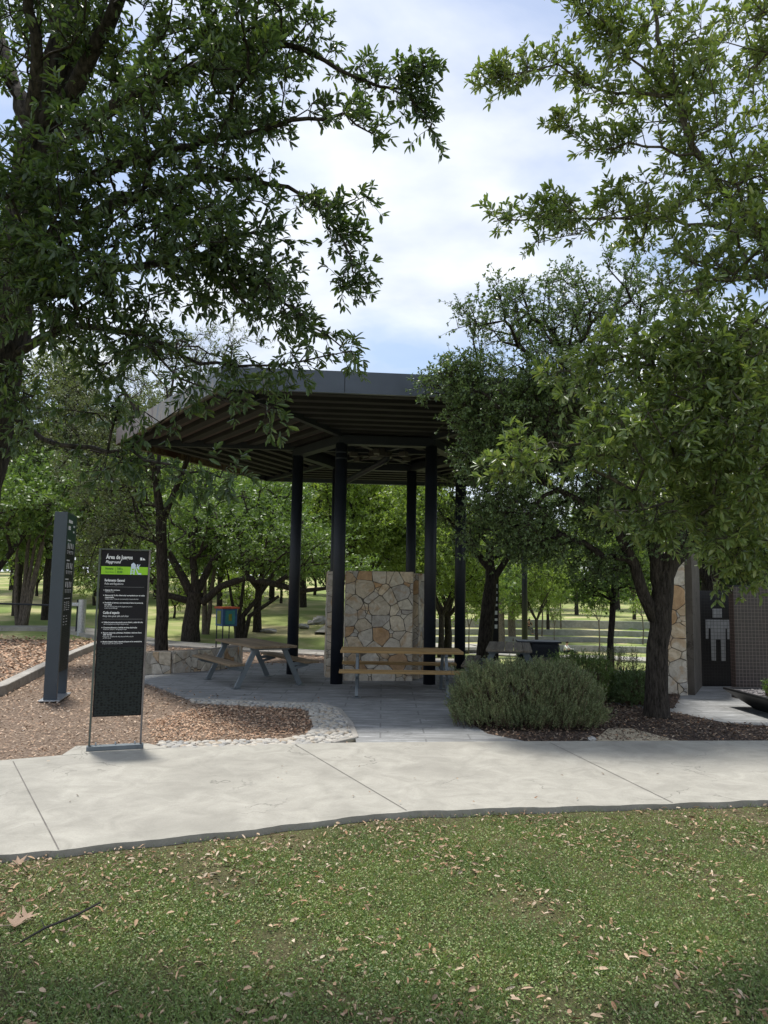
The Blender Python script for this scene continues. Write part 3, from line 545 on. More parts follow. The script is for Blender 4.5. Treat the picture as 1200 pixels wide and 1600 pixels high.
def stone(name, segs, th, z0, z1, label, cap=None, parent=None):
    me = bpy.data.meshes.new(name); m = MB(); uvs = []; off = 0
    for a, b in segs:
        wallseg(m, a, b, th, z0, z1)
    o = m.build(name, MORT); l = o.data.uv_layers.new(name='UVMap')
    for i, p in enumerate(o.data.polygons):
        n = p.normal; t = Vector((-n.y, n.x, 0))
        for li in p.loop_indices:
            v = o.data.vertices[o.data.loops[li].vertex_index].co
            l.data[li].uv = (v.x + 7.3, v.y) if abs(n.z) > .5 else (v.dot(t) + (i // 6) * 3.7 + n.x * 2, v.z + 3)
    st = MB(); rs = np.random.default_rng(len(label))
    for a, b in segs:
        a = Vector((a[0], a[1], 0)); b = Vector((b[0], b[1], 0)); dd = (b - a); Lw = dd.length; dd.normalize(); nn = Vector((dd.y, -dd.x, 0))
        for fn, o0, d_, W_ in ((nn, a, dd, Lw), (-nn, b, -dd, Lw), (-dd, a - nn * th / 2 + nn * 0, nn, th), (dd, b + nn * th / 2, -nn, th)):
            base = o0 + (fn * th / 2 if W_ == Lw else Vector((0, 0, 0)))
            if W_ != Lw: base = o0
            for cell in cells(W_, z1 - z0, .235 if W_ == Lw else .2, rs):
                hgt = rs.uniform(.008, .028) if W_ == Lw else .008; cx_ = sum(p[0] for p in cell) / len(cell); cz_ = sum(p[1] for p in cell) / len(cell); n = len(cell); vs = []
                tl = rs.normal(0, .03, 2)
                for sc_, hh in ((1.0, -.004), (.985, hgt * .75), (.93, hgt)):
                    for p in cell: vs.append(base + d_ * (cx_ + (p[0] - cx_) * sc_) + Vector((0, 0, z0 + cz_ + (p[1] - cz_) * sc_)) + fn * (hh + (tl[0] * (p[0] - cx_) + tl[1] * (p[1] - cz_) if hh > 0 else 0)))
                st.add(vs, [(k * n + i, k * n + (i + 1) % n, (k + 1) * n + (i + 1) % n, (k + 1) * n + i) for k in (0, 1) for i in range(n)] + [tuple(2 * n + i for i in range(n))])
    st.build('stones', STONE, o)
    return tag(o, label, 'wall')
stone('stone_wall', [(G(537, 1061.5), G(642, 1062))], .3, -.02, 2.15, 'tall flagstone wall slab facing the camera in the middle of the pavilion')
a = G(642, 1062) + Vector((.05, .22, 0)); stone('stone_wall', [(a, a + Vector((.20, .55, 0)))], .2, -.02, 2.13, 'angled flagstone wall slab right of the middle slab, partly behind a column')
a = G(513, 1058); stone('stone_wall', [(a, a + Vector((-.085, .95, 0)))], .11, -.02, 2.14, 'narrow flagstone wall seen edge on, behind the front left column')
lw = [p for p in lowwall]; stone('low_stone_wall', list(zip([p + Vector((0, .12, 0)) for p in lw], [p + Vector((0, .12, 0)) for p in lw[1:]])), .26, -.05, .44, 'low curved flagstone planter wall left of the nearest picnic table')
b = G(1071, 1085); dv = Vector((.47, .883, 0)); a = b - Vector((.52, -.03, 0))
pier = stone('stone_pier', [(a, b)], .2, -.02, 2.55, 'tall ochre and white flagstone pier of the restroom, right of the oak trunk')
bs = MB(); q = b + Vector((.09, -.04, 0)); bs.beam(q + Vector((0, 0, 1.27)), q + dv * 1.5 + Vector((0, 0, 1.27)), .12, 2.58); bs = bs.build('side_cladding', concrete('board_concrete', (.09, .078, .065), (.15, .13, .11)), pier)
# ------------------------------------------------------------------ picnic tables
def make_table(label):
    t = thing('picnic_table', label, 'picnic table', (0, 0, 0), 0, 'picnic tables under and beside the pavilion'); m = MB()
    for i in range(5): m.box((0, -.33 + .165 * i, .728), (2.1, .157, .044))
    m.build('tabletop', WOODB, t, bevel=.004)
    for s in (-1, 1):
        m = MB()
        for k in (-1, 1): m.box((0, s * .72 + k * .07, .435), (2.1, .132, .04))
        m.build('bench_seat', WOODB, t, bevel=.004)
    for sx in (-1, 1):
        m = MB(); x = sx * .76
        for s in (-1, 1):
            m.beam((x, s * .27, .70), (x, s * .62, .006), .05, .09, (0, s, .5)); m.box((x, s * .625, .004), (.16, .14, .008))
            m.beam((x, s * .44, .385), (x, s * .83, .402), .045, .055)
            m.beam((x, s * .5, .31), (x, s * .78, .375), .03, .05)
        m.beam((x, -.38, .685), (x, .38, .685), .052, .05)
        m.build('leg_frame', GALV, t, bevel=.003)
    return t
def copy_tree(o, label=None, parent=None):
    c = o.copy(); scene.collection.objects.link(c); c.parent = parent
    if label: c['label'] = label
    for ch in o.children: copy_tree(ch, None, c)
    return c
t1 = make_table('picnic table with grey frame turned at an angle, leftmost of the three tables'); t1.location = (-2.44, 14.25, 0); t1.rotation_euler.z = R(122)
t2 = copy_tree(t1, 'picnic table with golden planks side on in front of the tall stone wall slab'); t2.location = (.34, 13.1, 0); t2.rotation_euler.z = R(1)
t3 = copy_tree(t1, 'weathered grey picnic table seen end on above the rosemary hedge'); t3.location = (2.46, 14.4, 0); t3.rotation_euler.z = R(80)
for t_, mt in ((t2, WOODY), (t3, WOODG)):
    for ch in t_.children:
        if ch.name.startswith(('tabletop', 'bench')): ch.material_slots[0].link = 'OBJECT'; ch.material_slots[0].material = mt
# ------------------------------------------------------------------ playground rules sign
SG = G(141, 1174, 0); sg = thing('information_sign', 'tall black playground rules sign with lime green band and white text on two thin posts', 'sign', SG, R(19))
W = .60; sg.scale = (.84, 1, 1)
MB().box((W / 2, .03, 1.27), (W, .045, 1.82)).build('panel', BLACKP, sg, bevel=.003)
MB().box((W / 2 + .002, .0045, .74), (W - .03, .006, .74)).build('embossed_plate', EMB, sg)
for x_ in (-.018, W + .012): MB().box((x_, .03, 1.1), (.024, .07, 2.18)).build('post', POST if x_ > 0 else EDGE, sg, bevel=.002)
MB().box((W / 2, .03, 2.19), (W + .06, .06, .015)).build('top_cap', EDGE, sg)
bp = MB().box((W / 2, .02, .03), (W + .1, .10, .045)).build('base_plate', GALV, sg, bevel=.003)
for x_ in (.06, .3, .54): MB().tube([(x_, .02, .045), (x_, .02, .085)], .011, 8).build('bolt', GALVP, bp)
bd = MB().box((W / 2 + .003, .003, 1.955), (W - .012, .006, .088)).build('lime_band', LIME, sg)
BOLDEXT = .0
def text(s, x, z, width, h, mat, parent, y=.004, shear=0, bold=0, name='lettering'):
    c = bpy.data.curves.new('t', 'FONT'); c.body = s; c.size = 1; c.shear = shear; c.offset = bold; c.resolution_u = 2
    o = bpy.data.objects.new('t', c); scene.collection.objects.link(o); dg = bpy.context.evaluated_depsgraph_get(); me = bpy.data.meshes.new_from_object(o.evaluated_get(dg))
    bpy.data.objects.remove(o); v = np.empty(len(me.vertices) * 3); me.vertices.foreach_get('co', v); v = v.reshape(-1, 3); sx = width / max(v[:, 0].max() - v[:, 0].min(), 1e-6) if width else h; v[:, 0] -= v[:, 0].min()
    out = np.c_[x + v[:, 0] * sx, np.full(len(v), y), z + v[:, 1] * h]; me.vertices.foreach_set('co', out.ravel()); me.materials.clear(); me.materials.append(mat); me.update()
    o = bpy.data.objects.new(name, me); scene.collection.objects.link(o); o.parent = parent; return o
text('Área de Juegos', .06, 2.083, .335, .062, WHITE, sg, bold=.03); text('Playground', .06, 2.035, .19, .044, WHITE, sg, shear=.25, bold=.02)
GT_ = plain('band_text', (.04, .16, .02), .5); text('Horario', .06, 1.963, .10, .034, GT_, bd, y=-.002, bold=.03); text('Open Hours', .06, 1.928, .11, .026, GT_, bd, y=-.002, shear=.2)
text('7:00 a', .205, 1.963, .07, .034, GT_, bd, y=-.002, bold=.03); text('22:00', .205, 1.926, .07, .034, GT_, bd, y=-.002, bold=.03); MB().box((.187, -.001, 1.955), (.003, .002, .06)).build('band_rule', GT_, bd)
text('Reglamento General', .06, 1.832, .25, .04, WHITE, sg, bold=.03); text('Rules and Regulations', .06, 1.797, .235, .032, WHITE, sg, shear=.25)
text('Cuida el espacio', .06, 1.475, .205, .04, WHITE, sg, bold=.03); text('Keep this space safe and clean', .06, 1.44, .32, .032, WHITE, sg, shear=.25)
GRY = plain('rule_line', (.2, .2, .2), .5)
for z in (1.772, 1.417): MB().box((.31, .006, z), (.50, .003, .0035)).build('rule_line', GRY, sg)
LNS = [(1.73, 'Espacio libre de humo', .18, 1), (1.712, 'Smoke-free area', .11, 0), (1.672, 'Menores de 12 años deben estar acompañados por un adulto', .50, 1), (1.650, 'responsable', .11, 1), (1.632, 'Children under 12 must be accompanied by a responsible adult', .42, 0),
       (1.59, 'Prohibido el ingreso con mascotas al área de juegos de', .48, 1), (1.568, 'los niños', .09, 1), (1.549, 'No pets allowed inside of the playground area or', .35, 0), (1.532, 'surrounding', .16, 0),
       (1.375, 'Utiliza los juegos de acuerdo con su diseño y edad del niño', .49, 1), (1.356, 'Use the equipment according to design and age', .31, 0), (1.317, 'Consume alimentos y bebidas en áreas designadas', .42, 1), (1.298, 'Food and drinks in designated areas', .29, 0),
       (1.26, 'Recoge mascotas, patinetas, bicicletas y balones fuera', .48, 1), (1.24, 'del área', .11, 1), (1.22, 'Keep pets, skateboards, bicycles and balls outside', .38, 0), (1.204, 'of the area', .1, 0), (1.163, 'Mantén el espacio limpio, deposita la basura en los contenedores', .49, 1), (1.144, 'Keep the space clean and use the bins', .25, 0)]
for z, s, wd, b in LNS:
    text(s, .075, z, wd, .021 if b else .018, WHITE, sg, bold=.03 if b else 0)
bl = MB()
for z in (1.733, 1.675, 1.593, 1.378, 1.32, 1.263, 1.166): MB().box((.058, .006, z + .003), (.009, .003, .009)).build('bullet_mark', WHITE, sg)
lg = MB(); lg.box((.505, .005, 2.09), (.026, .003, .03)); lg.add([(.522, .004, 2.077), (.56, .004, 2.077), (.533, .004, 2.103)], [(0, 1, 2)]); lg.build('emblem', WHITE, sg)
LB_ = plain('icon_pale_blue', (.62, .70, .85), .5, .03); ic = MB()
def flat(m, pts, y=-.001): m.add([(p[0], y, p[1]) for p in pts], [tuple(range(len(pts)))])
ix, iz = .375, 1.912
flat(ic, [(ix, iz), (ix + .012, iz), (ix + .018, iz + .09), (ix + .008, iz + .09)]); flat(ic, [(ix + .04, iz), (ix + .052, iz), (ix + .056, iz + .09), (ix + .044, iz + .09)], -.0012)
for k in range(3): flat(ic, [(ix + .008, iz + .012 + k * .027), (ix + .05, iz + .012 + k * .027), (ix + .05, iz + .02 + k * .027), (ix + .008, iz + .02 + k * .027)], -.0015)
flat(ic, [(ix + .006, iz + .075), (ix + .062, iz + .075), (ix + .066, iz + .11), (ix + .035, iz + .135), (ix + .006, iz + .115)], -.0018)
flat(ic, [(ix + .05, iz + .09), (ix + .062, iz + .092), (ix + .10, iz + .022), (ix + .14, iz + .016), (ix + .14, iz + .0), (ix + .095, iz + .002)], -.0021)
flat(ic, [(ix + .075, iz + .108), (ix + .085, iz + .118), (ix + .097, iz + .114), (ix + .095, iz + .1), (ix + .082, iz + .097)], -.0024); flat(ic, [(ix + .07, iz + .09), (ix + .098, iz + .098), (ix + .118, iz + .118), (ix + .122, iz + .112), (ix + .105, iz + .085), (ix + .112, iz + .06), (ix + .1, iz + .058)], -.0027)
ic.build('slide_pictogram', LB_, sg)
fb = MB().prism([(p.x, p.y) for p in (G(95, 1181), G(118, 1166), G(232, 1162), G(262, 1169))], -.03, .006).build('sign_footing', CONC, bevel=.01); tag(fb, kind='structure')
# ------------------------------------------------------------------ tall totem at the left
A, B, Cc = G(67, 1095), G(86, 1095.5), G(101, 1084); az = math.atan2(B.y - A.y, B.x - A.x); ex = (B - A).normalized(); wd = (B - A).length; dp = .78; Ht = 2.93
tm = thing('totem_sign', 'tall blue grey directory totem with tiny white symbols on its narrow visible face', 'sign', A, math.atan2(Cc.y - B.y, Cc.x - B.x) - R(90) - R(1.2))
MB().box((wd / 2, .035, Ht / 2), (wd, .07, Ht)).build('front_edge', BLUEG, tm, bevel=.003)
MB().box((wd / 2, dp - .035, Ht / 2), (wd, .07, Ht)).build('rear_edge', BLUEG, tm, bevel=.003)
MB().box((wd / 2, dp / 2, Ht - .015), (wd - .004, dp - .16, .03)).build('top_cap', BLUEG, tm)
sdp = MB().box((wd - .012, dp / 2, (Ht + .42) / 2 - .02), (.02, dp - .144, Ht - .46)).build('side_panel', EMB, tm); MB().box((.012, dp / 2, (Ht + .42) / 2 - .02), (.02, dp - .144, Ht - .46)).build('side_panel', EMB, tm)
MB().box((wd, dp / 2, 2.66), (.006, dp - .15, .5)).build('green_header', DKGREEN, sdp)
X = wd + .004; rr_ = np.random.default_rng(3)
def gb(y0, y1, z0, z1): MB().box((X, (y0 + y1) / 2, (z0 + z1) / 2), (.004, y1 - y0, z1 - z0)).build('symbol', WHITE, sdp)
gb(.12, .42, 2.77, 2.82); gb(.12, .28, 2.66, 2.72); gb(.5, .62, 2.72, 2.75); gb(.5, .6, 2.63, 2.66)
for zt in (2.50, 2.18, 1.88):
    gb(.12, .34, zt - .02, zt)
    for k in range(4): y_ = .13 + k * .13; gb(y_ + .02, y_ + .055, zt - .15 + rr_.uniform(0, .02), zt - .05); gb(y_ - .005, y_ + .075, zt - .185, zt - .175); gb(y_, y_ + .07, zt - .205, zt - .197); gb(y_ + .01, y_ + .06, zt - .225, zt - .218)
gb(.12, .55, 1.56, 1.57)
for k in range(3):
    for j in range(5): gb(.13 + k * .15, .13 + k * .15 + rr_.uniform(.05, .11), 1.5 - j * .03, 1.508 - j * .03)
for k in range(2):
    for j in range(4): gb(.13 + k * .2, .13 + k * .2 + rr_.uniform(.04, .1), 1.28 - j * .045, 1.29 - j * .045)
MB().box((wd / 2, dp / 2, .0), (wd + .12, dp + .1, .02)).build('base_plate', GALVP, tm, bevel=.003)
# ------------------------------------------------------------------ steel post and rail at the back left
ps = G(126, 996); pt = thing('barrier', 'thick galvanised post with a thin black rail running left behind the totem', 'barrier', ps)
MB().tube([ps, ps + Vector((0, 0, 1.27))], .13, 20).build('post', GALVP, pt, world=True, smooth=False)
MB().box(ps + Vector((-.22, .3, .62)), (.14, .14, 1.28)).build('rear_post', STEEL, pt, world=True)
MB().tube([ps + Vector((-.05, 0, 1.1)), ps + Vector((-.5, .05, 1.08)), ps + Vector((-1.2, .1, 1.06)), ps + Vector((-4.5, .3, 1.1))], .032, 8).build('rail', STEEL, pt, world=True)
MB().box(ps + Vector((-.2, -.02, 1.1)), (.3, .1, .12)).build('clamp', GALVP, pt, world=True, bevel=.02)
# ------------------------------------------------------------------ little library box
lb = G(352, 1013); lt = thing('book_box', 'small colourful book exchange box with orange lid on four thin black legs', 'book box', lb, R(38))
for x_ in (-.2, .2):
    for y_ in (-.2, .2): MB().tube([(x_, y_, -.03), (x_, y_, 1.16)], .018, 6).build('leg', STEEL, lt)
BLU = plain('blue_paint', (.015, .07, .17), .5); YEL = plain('yellow_green_paint', (.13, .17, .02), .5); ORG = plain('orange_paint', (.28, .05, .015), .5); TEAL = plain('teal_paint', (.02, .16, .17), .5)
bx = MB().box((0, 0, .9), (.46, .46, .5)).build('cabinet', BLU, lt, bevel=.006)
MB().box((-.0, -.235, .9), (.30, .012, .40)).build('door', TEAL, bx, bevel=.003); MB().box((-.235, 0, .9), (.012, .24, .38)).build('side_window', YEL, bx)
MB().box((0, 0, 1.175), (.56, .54, .05)).build('lid', ORG, lt, bevel=.006); MB().box((.0, -.245, .9), (.1, .01, .2)).build('door_decoration', YEL, bx)
# ------------------------------------------------------------------ recycling bin, lamp post, small dark sign behind the trunk
bn = D(850, 1040, 15.6); bn.z = 0; bt = thing('recycling_bin', 'wide dark navy recycling bin with two compartments, right of the grey picnic table', 'bin', bn, R(-6))
MB().box((.0, 0, .365), (.56, .5, .73)).build('body', NAVY, bt, bevel=.01); MB().box((-.37, .02, .365), (.14, .46, .73)).build('body', NAVY, bt, bevel=.01); MB().box((-.5, .05, .36), (.1, .4, .7)).build('body', NAVY, bt, bevel=.01)
MB().box((-.12, 0, .755), (.9, .56, .035)).build('lid', NAVY, bt, bevel=.006); MB().box((0, -.255, .6), (.3, .01, .12)).build('opening', STEEL, bt)
lp = D(820, 1020, 24); lp.z = float(H(lp.x, lp.y)); lt2 = thing('street_lamp', 'slim black lamp post standing behind the recycling bin', 'street lamp', lp)
MB().tube([lp, lp + Vector((0, 0, 5.2))], [.1, .08], 12).build('pole', STEEL, lt2, world=True, smooth=True); MB().box(lp + Vector((0, 0, .01)), (.4, .4, .04)).build('base_plate', STEEL, lt2, world=True)
MB().box(lp + Vector((-.3, 0, 5.2)), (.7, .25, .08)).build('lamp_head', STEEL, lt2, world=True, bevel=.02)
sp_ = D(768.5, 1040, 19.6); sp_.z = float(H(sp_.x, sp_.y)); s2 = thing('totem_sign', 'narrow black sign with white symbols half hidden behind the leaning dark trunk', 'sign', sp_)
MB().box(sp_ + Vector((0, 0, 1.25)), (.34, .12, 2.5)).build('panel', BLACKP, s2, world=True, bevel=.004)
for k, zz_ in enumerate((2.1, 1.93, 1.76, 1.6, 1.4, 1.22, 1.04)): MB().box(sp_ + Vector((.1, -.062, zz_)), (.07, .004, .06 if k % 2 else .10)).build('symbol', WHITE, s2, world=True)
# ------------------------------------------------------------------ restroom walls
def tilemat(name, tile, grout, size, jit=.25):
    m, t, b, o = newmat(name); uvn = coord(t, 'UV'); br = t.nodes.new('ShaderNodeTexBrick'); br.offset = 0; br.inputs['Scale'].default_value = 1; br.inputs['Brick Width'].default_value = size; br.inputs['Row Height'].default_value = size; br.inputs['Mortar Size'].default_value = size * .05
    br.inputs['Color1'].default_value = (*[x * (1 - jit) for x in tile], 1); br.inputs['Color2'].default_value = (*[x * (1 + jit) for x in tile], 1); br.inputs['Mortar'].default_value = (*grout, 1); t.links.new(uvn, br.inputs['Vector'])
    t.links.new(br.outputs['Color'], b.inputs['Base Color']); b.inputs['Roughness'].default_value = .35; bump(t, b, math_(t, 'SUBTRACT', 1., br.outputs['Fac']), .4, .003); return m
TB = tilemat('black_mosaic', (.010, .009, .009), (.02, .018, .018), .06); TBR = tilemat('dimmed_brown_mosaic', (.024, .016, .015), (.15, .115, .105), .062); TW = tilemat('dimmed_white_mosaic', (.31, .31, .3), (.08, .08, .08), .07, .1)  # brown tiles, grout and white figure dimmed: shade put into their colours
def slab(name, a, b, th, z0, z1, mat, parent=None):
    m = MB(); wallseg(m, a, b, th, z0, z1); o = m.build(name, mat, parent, world=parent is not None); l = o.data.uv_layers.new(name='UVMap')
    for p in o.data.polygons:
        n = p.normal; t = Vector((-n.y, n.x, 0))
        for li in p.loop_indices:
            v = o.data.vertices[o.data.loops[li].vertex_index].co; l.data[li].uv = (v.x, v.y) if abs(n.z) > .5 else (v.dot(t), v.z)
    return o
W0 = D(1083, 1068, 14.8); W1 = D(1156, 1068, 14.9); W0.z = W1.z = 0
rw = thing('restroom_wall', 'low black tiled restroom wall with a white mosaic figure of a man', 'wall', W0); slab('wall_panel', W0, W1, .15, -.02, 1.87, TB, rw)
wdir = (W1 - W0).normalized(); wn_ = Vector((wdir.y, -wdir.x, 0)); Yp = W0.y - .09
def wp(px, py): d = ray(px, py); o0 = Vector((0, 0, CAMZ)); dv_ = Vector(d); pl = W0 + wn_ * .079; t = (pl - o0).dot(wn_) / dv_.dot(wn_); q = o0 + dv_ * t; return ((q - W0).dot(wdir), q.z)
figs = [[(1113.2, 951), (1127.8, 951), (1128, 965), (1113.4, 965)], [(1102.5, 968), (1139.8, 968.4), (1139.9, 998.8), (1136.3, 998.8), (1135.8, 982), (1133.6, 982), (1133.7, 1000), (1133.9, 1033), (1127, 1033), (1126, 999), (1118.5, 999), (1118.8, 1032.4), (1112, 1032), (1110.6, 999), (1110.3, 981.5), (1107.2, 981.5), (1106.8, 998), (1103, 998)]]
mg = MB(); uvs = []
for k, f in enumerate(figs):
    q = [wp(*p) for p in f]; base = W0 + wn_ * .079; mg.add([base + wdir * u + Vector((0, 0, z)) for u, z in q] + [base - wn_ * .02 + wdir * u + Vector((0, 0, z)) for u, z in q], [tuple(range(len(q)))[::-1]] + [(i, (i + 1) % len(q), len(q) + (i + 1) % len(q), len(q) + i) for i in range(len(q))])
mg.build('man_figure', TW, rw, world=True, uv=lambda p: ((Vector(p) - W0).dot(wdir), p[2]))
M0 = D(1147, 1085, 13.2); M1 = Vector((M0.x + 3.2, M0.y + .1, 0)); M0.z = 0
mw = thing('restroom_wall', 'brown mosaic tiled restroom wall with pale grout at the right edge', 'wall', M0); slab('wall_panel', M0, M1, .18, -.02, 1.94, TBR, mw); slab('coping', M0 + Vector((-.02, 0, 0)), M1, .22, 1.943, 1.965, STEEL, mw)
P0 = D(1262, 1112, 11.4); P0.z = 0; pl_ = thing('planter', 'large black inverted pyramid planter filled with gravel by the brown tiled wall', 'planter', P0, R(3)); m = MB()
vs = [(sx * a_, sy * a_, z) for a_, z in ((.52, 0.0), (.86, .27), (.86, .30), (.80, .30), (.79, .25)) for sx, sy in ((-1, -1), (1, -1), (1, 1), (-1, 1))]
m.add(vs, [(3, 2, 1, 0)] + [(l * 4 + k, l * 4 + (k + 1) % 4, (l + 1) * 4 + (k + 1) % 4, (l + 1) * 4 + k) for l in range(4) for k in range(4)]); m.build('bowl', plain('planter_black', (.006, .006, .007), .5), pl_)
m = MB().box((0, 0, .26), (1.58, 1.58, .02))
for _ in range(500): x_, y_ = rg.uniform(-.77, .77, 2); r_ = rg.uniform(.012, .028); m.blob((x_, y_, .275), (r_ * 1.3, r_, r_ * .6), 5, 3)
m.build('gravel', plain('gravel', (.16, .15, .15), .9, .5, 30), pl_)
# rocks
def rock(px, py, s, label, seed, z=None):
    p = GT(px, py) if z is None else G(px, py, z); r_ = np.random.default_rng(seed); m = MB().blob((0, 0, 0), s, 10, 7, r_, .5); o = m.build('rock', plain('pale_rock', (.36, .35, .33), .9, .3, 3, bs=.5)); o.location = p + Vector((0, 0, s[2] * .5)); o.rotation_euler.z = seed; return tag(o, label, 'rock', 'pale boulders on the hillside lawn' if z is None else None)
rock(500, 975, (.36, .25, .2), 'large pale boulder on the hillside just left of the stone wall', 1); rock(474, 981, (.42, .2, .09), 'flat pale boulder on the grass left of the largest one', 2); rock(420, 987, (.3, .2, .08), 'smallest flat pale boulder, left of the other two on the hillside', 3); rock(486, 976, (.2, .15, .1), 'low grey stone tucked against the left side of the largest boulder', 4)
rock(958, 1070, (.14, .12, .16), 'white rock between the rosemary hedge and the round green shrub', 5, 0); rock(925, 1157, (.05, .045, .03), 'small grey stone at the foot of the rosemary hedge', 6, 0)
# ------------------------------------------------------------------ people on the terraces
SKIN = plain('skin', (.42, .24, .16), .6, .08); HAIR = plain('dark_hair', (.012, .009, .007), .6); SHW = plain('white_shirt', (.7, .7, .69), .85); BLK = plain('black_cloth', (.012, .012, .014), .85)
def skinned(name, pts, edges, rad, mat, parent, lv=2):
    me = bpy.data.meshes.new(name); me.from_pydata(pts, edges, []); me.materials.append(mat); o = bpy.data.objects.new(name, me); scene.collection.objects.link(o); o.parent = parent
    s = o.modifiers.new('Skin', 'SKIN'); s.use_smooth_shade = True
    for i, r_ in enumerate(rad): me.skin_vertices[0].data[i].radius = (r_, r_) if not hasattr(r_, '__len__') else r_
    me.skin_vertices[0].data[0].use_root = True; u = o.modifiers.new('Sub', 'SUBSURF'); u.levels = u.render_levels = lv; return o
def person(label, loc, rz, J, shirt, pants):
    p = thing('person', label, 'person', loc, rz, None); names = list(J); idx = {k: i for i, k in enumerate(names)}
    E = [('pelvis', 'waist'), ('waist', 'chest'), ('chest', 'neck'), ('neck', 'jaw'), ('jaw', 'skull')]
    for s in 'lr': E += [('chest', s + 'sho'), (s + 'sho', s + 'elb'), (s + 'elb', s + 'wri'), (s + 'wri', s + 'palm'), ('pelvis', s + 'hip'), (s + 'hip', s + 'knee'), (s + 'knee', s + 'ank'), (s + 'ank', s + 'toe')]
    rad = dict(pelvis=.13, waist=.115, chest=.14, neck=.055, jaw=.075, skull=.095, sho=.06, elb=.042, wri=.028, palm=.03, hip=.085, knee=.058, ank=.04, toe=.035)
    b = skinned('body', [J[k] for k in names], [(idx[a], idx[c]) for a, c in E], [rad[k if k in rad else k[1:]] * .95 for k in names], SKIN, p)
    def cloth(nm, ed, mat, g_):
        ks = list(dict.fromkeys(k for e in ed for k in e)); ii = {k: i for i, k in enumerate(ks)}; return skinned(nm, [J[k] for k in ks], [(ii[a], ii[c]) for a, c in ed], [rad[k if k in rad else k[1:]] + g_ for k in ks], mat, p)
    te = [('pelvis', 'waist'), ('waist', 'chest')]; 
    for s in 'lr': te += [('chest', s + 'sho'), (s + 'sho', s + 'elb')]
    cloth('shirt', te, shirt, .012)
    cloth('trousers', [e for s in 'lr' for e in (('pelvis', s + 'hip'), (s + 'hip', s + 'knee'), (s + 'knee', s + 'ank'))], pants, .01)
    sk_ = Vector(J['skull']); m = MB().blob(sk_ + Vector((0, .025, .035)), (.1, .11, .095), 12, 8); m.build('hair', HAIR, p, smooth=True)
    fdir = Vector((0, -1, 0)); m = MB(); m.blob(sk_ + Vector((0, -.098, -.03)), (.014, .022, .02), 6, 4); m.build('nose', SKIN, b)
    [MB().blob(sk_ + Vector((sx_ * .033, -.088, .005)), (.012, .01, .008), 6, 4).build('eye', HAIR, b) for sx_ in (-1, 1)]
    for s in 'lr':
        w_ = Vector(J[s + 'palm']); d_ = (w_ - Vector(J[s + 'wri'])).normalized(); q = d_.cross(Vector((0, 0, 1))).normalized(); m = MB()
        for i_ in range(4): o_ = q * (.012 * (i_ - 1.5)) + w_ + d_ * .02; m.tube([o_, o_ + d_ * .04, o_ + d_ * (.065 + .008 * (i_ in (1, 2))) + Vector((0, 0, -.02))], [.008, .0075, .006], 6)
        m.tube([w_ + q * .025, w_ + q * .045 + d_ * .03], [.009, .007], 6); m.build('fingers', SKIN, b)
    return p
Js = dict(pelvis=(0, 0, .12), waist=(0, -.02, .3), chest=(0, -.08, .5), neck=(0, -.12, .64), jaw=(0, -.17, .72), skull=(0, -.18, .80), lsho=(.17, -.08, .55), lelb=(.24, -.28, .36), lwri=(.12, -.46, .3), lpalm=(.08, -.53, .31), rsho=(-.17, -.08, .55), relb=(-.24, -.28, .36), rwri=(-.12, -.46, .3), rpalm=(-.08, -.53, .31),
          lhip=(.1, -.06, .1), lknee=(.2, -.5, .26), lank=(.12, -.85, .06), ltoe=(.14, -1.0, .04), rhip=(-.1, -.06, .1), rknee=(-.2, -.5, .26), rank=(-.12, -.85, .06), rtoe=(-.14, -1.0, .04))
pa = D(883, 1018, 55.5); pa.z = float(H(pa.x, pa.y)); pr = person('person in white shirt and black trousers seated reading beside the lowest terrace wall', pa, R(55), Js, SHW, BLK)
bk = MB().box((0, -.53, .36), (.3, .22, .02)); bk = bk.build('open_book', WHITE); bk.location = pa; bk.rotation_euler = (0, 0, R(55)); tag(bk, 'open white book held by the seated person in the white shirt', 'book')
Jw = dict(Js); Jw.update(lknee=(.12, -.46, .1), lank=(.1, -.52, -.32), ltoe=(.1, -.66, -.36), rknee=(-.12, -.46, .1), rank=(-.12, -.6, -.3), rtoe=(-.12, -.74, -.34), lwri=(.1, -.36, .55), lpalm=(.07, -.4, .6))
an = R(100); pb = Vector((TC[0] + 29.75 * math.cos(an), TC[1] + 29.75 * math.sin(an), 0)); pb = D(827, 985, 63.2); pb.z = -2.7 + .44 + .40 + .45 - .03
ang = math.atan2(pb.y - TC[1], pb.x - TC[0]); pb.x = TC[0] + 29.75 * math.cos(ang); pb.y = TC[1] + 29.75 * math.sin(ang); person('person dressed in black sitting on the third terrace wall behind the lamp post', pb, R(30), Jw, BLK, plain('grey_trousers', (.12, .11, .1), .9))
